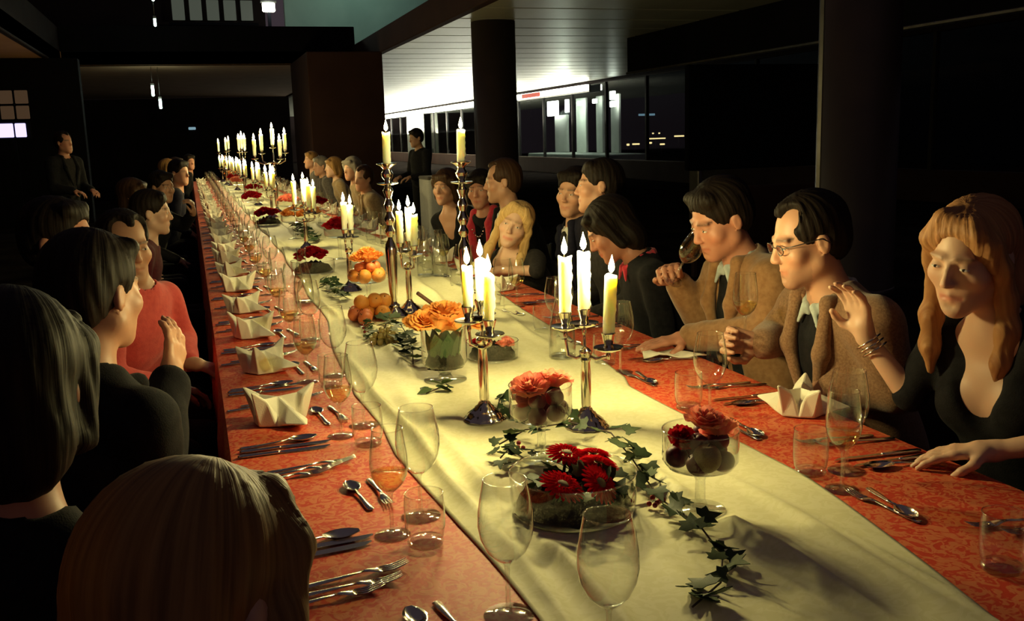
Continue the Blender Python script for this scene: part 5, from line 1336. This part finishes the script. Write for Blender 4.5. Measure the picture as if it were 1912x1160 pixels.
        if nm == 'jacket' and li > 0:        # open front: a long V that shows the layer under it
            b = nb + fw * 0.15 - up * 0.30; t1 = nb + fw * 0.10 + rt * 0.055; t2 = nb + fw * 0.10 - rt * 0.055
            for t_ in (0, 0.25, 0.5, 0.75, 1.0):
                G.cap(b - up * 0.14, t1 * (1 - t_) + t2 * t_ - fw * 0.02, 0.042, 0.024, 0.01, True)
        if cut == 'v':
            for t_ in (-1, -0.5, 0, 0.5, 1): G.cap(nb + fw * 0.13 - up * 0.215, nb + fw * 0.06 + rt * 0.075 * t_ + up * 0.02, 0.012, 0.036, 0.02, True)
        if cut == 'strap':
            G.half(nb - up * 0.115 , up)
        # soft folds
        X, Y, Z = G.ax[0][:, None, None], G.ax[1][None, :, None], G.ax[2][None, None, :]
        G.d += (0.0030 * np.sin(X * 41 + Z * 33 + 2 * np.sin(Y * 17)) * np.sin(Z * 27 - Y * 31 + li)).astype(np.float32)
        sdf_object(nm, G, mat, root, org)
        if nm == 'jacket' and li > 0:
            for sg in (-1, 1):               # lapels
                m_ = Field(np.min([nb, chest], 0) - 0.3, np.max([nb, chest], 0) + 0.25, 0.0065)
                p0 = nb + rt * sg * 0.078 + fw * 0.060 + up * 0.012; p1 = nb + rt * sg * 0.085 + fw * 0.118 - up * 0.11; p2 = nb + rt * sg * 0.022 + fw * 0.152 - up * 0.30
                m_.cap(p0 - fw * 0.055 , p0, 0.014, 0.016, 0.02); m_.cap(p0, p1, 0.017, 0.022, 0.02); m_.cap(p1, p2, 0.021, 0.008, 0.02)
                sdf_object('lapel', m_, mat, root, org)
    if collar:
        K = Field(nb - 0.16, nb + 0.16, 0.005)
        for i in range(14):
            a0, a1 = 2 * math.pi * i / 14, 2 * math.pi * (i + 1) / 14
            pp = lambda a: nb + rt * 0.068 * math.cos(a) + fw * (0.066 * math.sin(a) + 0.004) + up * (0.020 - 0.028 * max(0, math.sin(a)))
            if i in (3,): continue
            K.cap(pp(a0), pp(a1), 0.009, 0.009, 0.01); K.cap(pp(a0) - up * 0.016, pp(a1) - up * 0.016, 0.010, 0.010, 0.01)
        for sg in (-1, 1):
            a = nb + rt * sg * 0.022 + fw * 0.072 - up * 0.005; K.cap(a, a + rt * sg * 0.028 + fw * 0.018 - up * 0.045, 0.011, 0.005, 0.01)
        sdf_object('collar', K, collar, root, org)
    if tie:
        T_ = Field(nb - 0.45, nb + 0.3, 0.007); T_.cap(nb + fw * 0.085 - up * 0.02, nb + fw * 0.105 - up * 0.04, 0.014, 0.012, 0.01); T_.cap(nb + fw * 0.105 - up * 0.045, nb + fw * 0.145 - up * 0.25, 0.012, 0.022, 0.01)
        sdf_object('tie', T_, tie, root, org)
    # --- hair
    if hair:
        ext = 0.17 if hair not in ('long', 'longback') else 0.34
        H = Field(head - ext, head + np.array((0.17, 0.17, 0.17)) if ext < 0.2 else head + np.array((0.30, 0.30, 0.19)), max(0.0045, h * 0.8))
        hair_field(H, head, R, hair, hs, nb)
        def strands(V):
            Lc = (V - head) @ R.T
            return np.stack([np.arctan2(Lc[:, 0], -Lc[:, 1] + 0.02) / (2 * math.pi) + 0.5, Lc[:, 2] + 0.5, Lc[:, 1] + 0.5], 1)
        sdf_object('hair', H, hairmat, root, org, strands)
    if glasses:
        m = MB(); P = lambda x, y, z: (head + (x * R[0] + y * R[1] + z * R[2]) * hs) - np.array(org)
        for sx in (-1, 1):
            ring = [P(sx * 0.033 + 0.021 * math.cos(a), 0.0960 - 0.004 * abs(math.cos(a)), 0.003 + 0.0135 * math.sin(a)) for a in np.linspace(0, 2 * math.pi, 17)]
            m.tube(ring, 0.0016, 6); m.tube([P(sx * 0.054, 0.092, 0.009), P(sx * 0.076, 0.06, 0.012), P(sx * 0.080, -0.005, 0.012), P(sx * 0.080, -0.030, -0.008)], 0.0015, 6)
        m.tube([P(-0.012, 0.096, 0.007), P(0, 0.099, 0.010), P(0.012, 0.096, 0.007)], 0.0013, 6)
        g = m.build('spectacles', 'frame_metal', root)
        for sx in (-1, 1):
            l_ = MB().add([P(sx * 0.033, 0.0950, 0.003)] + [P(sx * 0.033 + 0.020 * math.cos(a), 0.0945, 0.003 + 0.013 * math.sin(a)) for a in np.linspace(0, 2 * math.pi, 13)[:-1]], [(0, 1 + i, 1 + (i + 1) % 12) for i in range(12)]).build('lens', 'clear_glass', g)
    if extra: extra(root, org, dict(nb=nb, fw=fw, rt=rt, up=up, head=head, R=R, A=A, chest=chest))
    # --- trousers, shoes and chair
    me, shoes = lower_body(stand)
    hz = 0.93 if stand else 0.485
    e_rz = math.atan2(tf[1], tf[0]) - math.pi / 2
    c_, s_ = math.cos(e_rz), math.sin(e_rz)
    link('trousers', me, root, (0, 0, hz), (0, 0, e_rz))
    for sm_, p in shoes: link('shoe', sm_, root, (p[0] * c_ - p[1] * s_, p[0] * s_ + p[1] * c_, p[2] + hz), (0, 0, e_rz))
    tag(root, label, 'person', group)
    if not stand: chair(hip[0], hip[1], e_rz, chairlabel or 'black chair under the ' + ' '.join(label.split()[:10]))
    return root
EYE = (MB().ball((0, 0, 0), (0.0115, 0.0062, 0.0034), 16, 10).mesh('eye', 'eye_white'), MB().ball((0, 0.0022, 0.0002), (0.0050, 0.0046, 0.0036), 12, 8).mesh('iris', 'eye_iris'))

#%%CAST
def watch(root, org, K):
    w_ = K['A'][1]; el, wr = w_[1], w_[2]; d = unit(wr - el); p = wr - d * 0.015 - np.array(org)
    ring = MB(); a = unit(np.cross(d, V3(0, 0, 1))); b = np.cross(a, d)
    ring.tube([p + a * 0.033 * math.cos(t) + b * 0.033 * math.sin(t) for t in np.linspace(0, 2 * math.pi, 21)], 0.006, 8, 0.6)
    o = ring.build('watch', 'silver', root)
    MB().lathe([(0.0, 0.0), (0.015, 0.0), (0.016, 0.004), (0.013, 0.007), (0.0, 0.007)], 20).build('watch_case', 'silver', o, loc=p - b * 0.034)
def bracelet(root, org, K):
    w_ = K['A'][0]; el, wr = w_[1], w_[2]; d = unit(wr - el); a = unit(np.cross(d, V3(0, 0, 1))); b = np.cross(a, d)
    for q in range(3):
        p = wr - d * (0.012 + 0.012 * q) - np.array(org)
        MB().tube([p + a * 0.031 * math.cos(t) + b * 0.031 * math.sin(t) for t in np.linspace(0, 2 * math.pi, 21)], 0.0028, 6).build('bangle', 'silver', root)
def scarf(root, org, K):
    F_ = Field(K['nb'] - 0.5, K['nb'] + 0.25, 0.009); nb, fw, rt, up = K['nb'], K['fw'], K['rt'], K['up']
    for sg in (-1, 1):
        pts = [nb - fw * 0.07 + up * 0.03, nb + rt * sg * 0.08 - fw * 0.01 + up * 0.025, nb + rt * sg * 0.075 + fw * 0.08 - up * 0.04, nb + rt * sg * 0.07 + fw * 0.125 - up * 0.16, nb + rt * sg * 0.085 + fw * 0.13 - up * 0.36]
        for a, b in zip(pts, pts[1:]): F_.cap(a, b, 0.026, 0.028, 0.015)
    sdf_object('scarf', F_, 'cloth_pinkscarf', root, org)
    for i in range(9):
        t = (i - 4) / 4; p = nb + rt * 0.05 * t + fw * (0.125 - 0.02 * t * t) - up * (0.10 - 0.05 * t * t) - np.array(org)
        MB().ball(p, 0.006, 8, 6).build('bead', 'silver', root)
J = 'jacket'
# right side, nearest first
person('woman with long strawberry blonde hair in a black v-neck dress', (1.585, 1.665, 1.183), 196, -14, 4, hip=(1.80, 1.64, 0.49), torso=188, fem=True, hair='long', hairmat='hair_strawberry', skin='pale', h=0.0052,
       layers=(('dress', 'cloth_black', 'v'),), neck_low=0.03, bust=0.25, bare_arms=True, extra=bracelet, sh=(1.655, 1.655, 1.035),
       arms=((V3(1.585, 1.835, 0.83), V3(1.515, 1.915, 0.965), (-0.25, 0.1, 0.95), (-0.9, -0.2, 0), (0.25, 0.4, 0.3)), (V3(1.66, 1.40, 0.845), V3(1.535, 1.525, 0.795), (-0.75, 0.6, -0.1), (0, 0, -1), (0.2, 0.2, 0.2))))
person('man with glasses and stubble in a brown tweed blazer raising a wine glass', (1.55, 2.205, 1.170), 168, -14, 0, hip=(1.78, 2.17, 0.49), torso=175, hair='receding', hairmat='hair_dark', skin='warm', h=0.0052, stubble=0.45, glasses=True, collar='cloth_paleblue',
       layers=(('sweater', 'cloth_black', None), (J, 'cloth_brown', None)),
       arms=((V3(1.62, 2.44, 0.86), V3(1.485, 2.315, 0.872), (-0.85, 0.35, 0.15), (-0.3, -0.9, 0.1), (0.9, 0.9, 0.6)), (V3(1.66, 1.98, 0.80), V3(1.565, 2.10, 0.79), (-0.8, 0.5, -0.2), (0, 0, -1), (0.4, 0.4, 0.3))))
person('man in a tan coat bowing his nose into a tilted wine glass', (1.575, 2.705, 1.190), 182, -24, 4, hip=(1.80, 2.66, 0.49), torso=175, hair='short', hairmat='hair_dark', skin='ruddy', h=0.0052, stubble=0.2, collar='cloth_paleblue',
       layers=(('sweater', 'cloth_black', None), (J, 'cloth_tan', None)), extra=watch,
       arms=((V3(1.63, 2.93, 0.84), V3(1.545, 2.93, 0.955), (-0.55, -0.35, 0.75), (-0.5, -0.75, -0.1), (0.9, 0.8, 0.5)), (V3(1.635, 2.50, 0.86), V3(1.515, 2.80, 0.795), (-0.93, 0.15, -0.08), (0, 0, -1), (0.08, 0.12, 0.08))))
person('dark haired woman in black bowed over the table beside the tan coat', (1.56, 3.52, 1.090), 165, -32, -8, hip=(1.80, 3.42, 0.49), torso=170, fem=True, hair='bob', hairmat='hair_dark', skin='ruddy', h=0.007, layers=(('cardigan', 'cloth_black', None),), collar='cloth_pinkscarf')
person('young man in dark suit and tie smiling toward the camera', (1.83, 4.58, 1.175), 218, -4, 5, hip=(2.04, 4.50, 0.5), hair='short', hairmat='hair_dark', skin='warm', h=0.007, layers=(('shirt', 'cloth_white', None), (J, 'cloth_navy', None)), collar='cloth_white', tie='cloth_charcoal')
person('dark haired man turned away in profile behind the bowed woman', (1.76, 4.10, 1.225), 160, 2, -8, hip=(1.93, 4.05, 0.5), hair='shortback', hairmat='hair_dark', skin='warm', h=0.007, layers=(('sweater', 'cloth_charcoal', None),))
person('young woman with very long pale blonde hair leaning on the table', (1.56, 4.72, 1.015), 238, 2, 20, hip=(1.80, 4.92, 0.5), torso=215, fem=True, hair='long', hairmat='hair_blonde', skin='pale', h=0.007, layers=(('dress', 'cloth_charcoal', 'v'),), bare_arms=True, bust=0.2,
       arms=(None, (V3(1.60, 4.52, 0.80), V3(1.48, 4.70, 0.79), (-0.8, 0.5, 0), (0, 0, -1), (0.3, 0.3, 0.2))))
person('man with receding hair in profile above the blonde young woman', (1.69, 5.33, 1.21), 165, -4, 0, hip=(1.90, 5.30, 0.5), hair='receding', hairmat='hair_brown', skin='warm', h=0.008, stubble=0.2, layers=(('shirt', 'cloth_white', None), (J, 'cloth_black', None)), collar='cloth_white')
person('woman with a bright pink scarf and dark bob', (1.73, 5.92, 1.135), 236, -2, -4, hip=(1.92, 5.95, 0.5), torso=215, fem=True, hair='bob', hairmat='hair_dark', skin='ruddy', h=0.008, layers=(('dress', 'cloth_black', None),), extra=scarf)
person('woman in a black top behind the right tall candlestick', (1.66, 6.52, 1.13), 222, -2, 0, hip=(1.88, 6.55, 0.5), torso=210, fem=True, hair='bob', hairmat='hair_brown', skin='warm', h=0.009, detail=True, layers=(('top', 'cloth_black', 'v'),))
# farther right
far = dict(h=0.012, detail=False)
person('man in a beige jacket leaning in, nearest of the distant right group', (1.60, 9.55, 1.095), 215, -8, 6, hip=(1.85, 9.6, 0.5), hair='receding', hairmat='hair_brown', skin='warm', layers=(('shirt', 'cloth_white', None), (J, 'cloth_beige', None)), **far)
person('grey haired person in pale cap of hair behind the beige jacket', (1.62, 10.35, 1.17), 215, -4, 0, hip=(1.86, 10.4, 0.5), hair='bob', hairmat='hair_grey', skin='warm', fem=True, layers=(('top', 'cloth_beige', None),), **far)
person('woman in profile with light brown hair in the distant right group', (1.64, 11.9, 1.15), 190, -2, 0, hip=(1.88, 11.9, 0.5), hair='bob', hairmat='hair_darkblonde', skin='pale', fem=True, layers=(('top', 'cloth_beige', None),), **far)
person('grey haired man in grey jacket in the distant right group', (1.60, 12.8, 1.15), 200, -4, 0, hip=(1.85, 12.8, 0.5), hair='short', hairmat='hair_grey', skin='warm', layers=(('shirt', 'cloth_white', None), (J, 'cloth_grey', None)), **far)
person('farthest visible guest on the right side', (1.66, 14.3, 1.20), 195, 0, 0, hip=(1.88, 14.3, 0.5), hair='short', hairmat='hair_darkblonde', skin='warm', layers=(('sweater', 'cloth_grey', None),), **far)
# left side, nearest first
person('blonde guest seen from behind at the bottom of the frame', (-0.03, 0.885, 1.055), 50, -12, 0, hip=(-0.22, 0.86, 0.49), torso=20, fem=True, hair='longback', hairmat='hair_darkblonde', skin='pale', h=0.009, detail=False, layers=(('sweater', 'cloth_black', None),), hs=1.04)
person('black haired guest seen from behind at the left frame edge', (-0.25, 1.43, 1.150), 80, -6, 0, hip=(-0.44, 1.30, 0.49), torso=60, hair='bob', hairmat='hair_dark', skin='ruddy', h=0.009, detail=False, layers=(('jacket', 'cloth_black', None),), hs=1.06)
person('guest cropped by the bottom left corner of the frame', (-0.34, 0.70, 1.235), 10, 0, 0, hip=(-0.64, 0.62, 0.49), torso=0, sh=(-0.285, 0.74, 1.05), hair='shortback', hairmat='hair_dark', skin='warm', h=0.011, detail=False, layers=(('shirt', 'cloth_maroon', None),))
person('dark haired man in a black suit gesturing with his open hand', (-0.205, 2.10, 1.180), 52, -4, 0, hip=(-0.42, 1.98, 0.49), torso=45, hair='shortback', hairmat='hair_dark', skin='warm', h=0.007, layers=(('shirt', 'cloth_white', None), (J, 'cloth_black', None)), collar='cloth_white',
       arms=((V3(-0.12, 2.02, 0.80), V3(-0.085, 2.26, 0.945), (0.22, 0.55, 0.80), (-0.80, 0.4, -0.1), (0.25, 0.35, 0.25)), None))
person('man in a coral pink sweater facing the camera', (-0.235, 3.55, 1.13), -62, -4, 0, hip=(-0.34, 3.60, 0.49), torso=-30, sh=(-0.20, 3.55, 0.985), hair='receding', hairmat='hair_dark', skin='tan', h=0.007, layers=(('sweater', 'cloth_coralpink', None),),
       arms=((V3(-0.30, 3.28, 0.74), V3(-0.13, 3.42, 0.66), (0.8, 0.4, -0.3), (0, 0, -1), (0.4, 0.4, 0.3)), (V3(-0.08, 3.70, 0.77), V3(-0.06, 3.50, 0.72), (0.8, -0.4, -0.2), (0, 0, -1), (0.4, 0.4, 0.3))))
person('dark haired guest leaning back behind the gesturing man', (-0.37, 3.05, 1.205), -20, 0, 0, hip=(-0.52, 3.02, 0.49), hair='short', hairmat='hair_dark', skin='ruddy', h=0.008, layers=(('jacket', 'cloth_black', None),))
person('guest in profile with dark red jacket beyond the coral sweater', (-0.22, 5.75, 1.105), -5, -4, 0, hip=(-0.42, 5.75, 0.49), hair='short', hairmat='hair_dark', skin='pale', h=0.008, layers=(('jacket', 'cloth_maroon', None),))
person('man in dark suit looking across from the left row', (-0.22, 8.1, 1.15), -48, -4, 0, hip=(-0.42, 8.1, 0.49), torso=-10, hair='short', hairmat='hair_dark', skin='tan', h=0.009, detail=True, layers=(('jacket', 'cloth_black', None),),
       arms=(None, (V3(-0.08, 8.32, 0.84), V3(-0.01, 8.15, 0.93), (0.1, -0.4, 0.9), (-0.8, 0, 0.2), (0.8, 0.8, 0.5))))
person('guest with brown hair leaning behind the left row', (-0.38, 7.2, 1.13), -15, 0, 0, hip=(-0.56, 7.2, 0.49), hair='bob', hairmat='hair_brown', skin='ruddy', fem=True, layers=(('top', 'cloth_maroon', None),), **far)
person('guest with hand at the chin far down the left row', (-0.10, 9.9, 1.21), -40, -4, 0, hip=(-0.30, 9.9, 0.49), hair='short', hairmat='hair_dark', skin='warm', layers=(('jacket', 'cloth_navy', None),), **far)
person('fair haired guest far down the left row', (-0.22, 11.4, 1.20), -30, 0, 0, hip=(-0.40, 11.4, 0.49), hair='bob', hairmat='hair_darkblonde', skin='warm', fem=True, layers=(('top', 'cloth_charcoal', None),), **far)
person('guest in dark clothes near the far left end of the table', (-0.16, 13.4, 1.19), -30, 0, 0, hip=(-0.36, 13.4, 0.49), hair='short', hairmat='hair_brown', skin='warm', layers=(('jacket', 'cloth_black', None),), **far)
person('farthest guest on the left side, leaning over the table', (0.0, 16.2, 1.2), -60, 0, 0, hip=(-0.25, 16.2, 0.49), hair='short', hairmat='hair_dark', skin='ruddy', layers=(('jacket', 'cloth_black', None),), **far)
# standing
person('man in a dark suit standing in the shadow left of the table', (-1.31, 12.0, 1.535), -40, 0, 0, hip=(-1.36, 12.03, 0.92), torso=-40, hair='receding', hairmat='hair_dark', skin='ruddy', layers=(('shirt', 'cloth_charcoal', None), (J, 'cloth_black', None)), stand=True, group='standing people', **far)
person('waiter silhouette standing beyond the tall candlesticks', (2.92, 13.0, 1.47), 200, -10, 0, hip=(2.98, 13.02, 0.86), torso=200, hair='short', hairmat='hair_dark', skin='tan', layers=(('shirt', 'cloth_black', None),), stand=True, group='standing people', **far)
# glasses held in the hands
wine_glass('wine', 1.443, 2.338, 'wine glass held up by the man with glasses', z=0.868, wine=True, group='raised wine glasses')
_g = wine_glass('wine', 1.475, 2.835, 'tilted wine glass at the nose of the man in the tan coat', z=0.985, wine=True, group='raised wine glasses')
_q = Vector((0.035, -0.115, 0.155)).normalized().to_track_quat('Z', 'Y'); _g.rotation_euler = _q.to_euler()
# covered side table by the waiter
st = empty('side_table', (3.05, 11.9, 0))
MB().bevel_box((0, 0, 0.98), (0.62, 0.5, 0.04), 0.01).build('top', 'cloth_grey', st, False)
sk = MB(); NS = 48; vv = []; ff = []
for kz, zz in enumerate((0.96, 0.5, 0.02)):
    for i in range(NS):
        a = 2 * math.pi * i / NS; w_ = 1 + (0.03 * math.sin(a * 12)) * kz / 2
        sx = max(-0.305, min(0.305, 0.43 * math.cos(a))) * w_; sy = max(-0.245, min(0.245, 0.35 * math.sin(a))) * w_
        vv.append((sx, sy, zz))
for kz in range(2):
    for i in range(NS): ff.append((kz * NS + i, kz * NS + (i + 1) % NS, (kz + 1) * NS + (i + 1) % NS, (kz + 1) * NS + i))
sk.add(vv, ff).build('skirt', 'cloth_white', st)
tag(st, 'tall side table under a pale cloth beside the waiter', 'table')
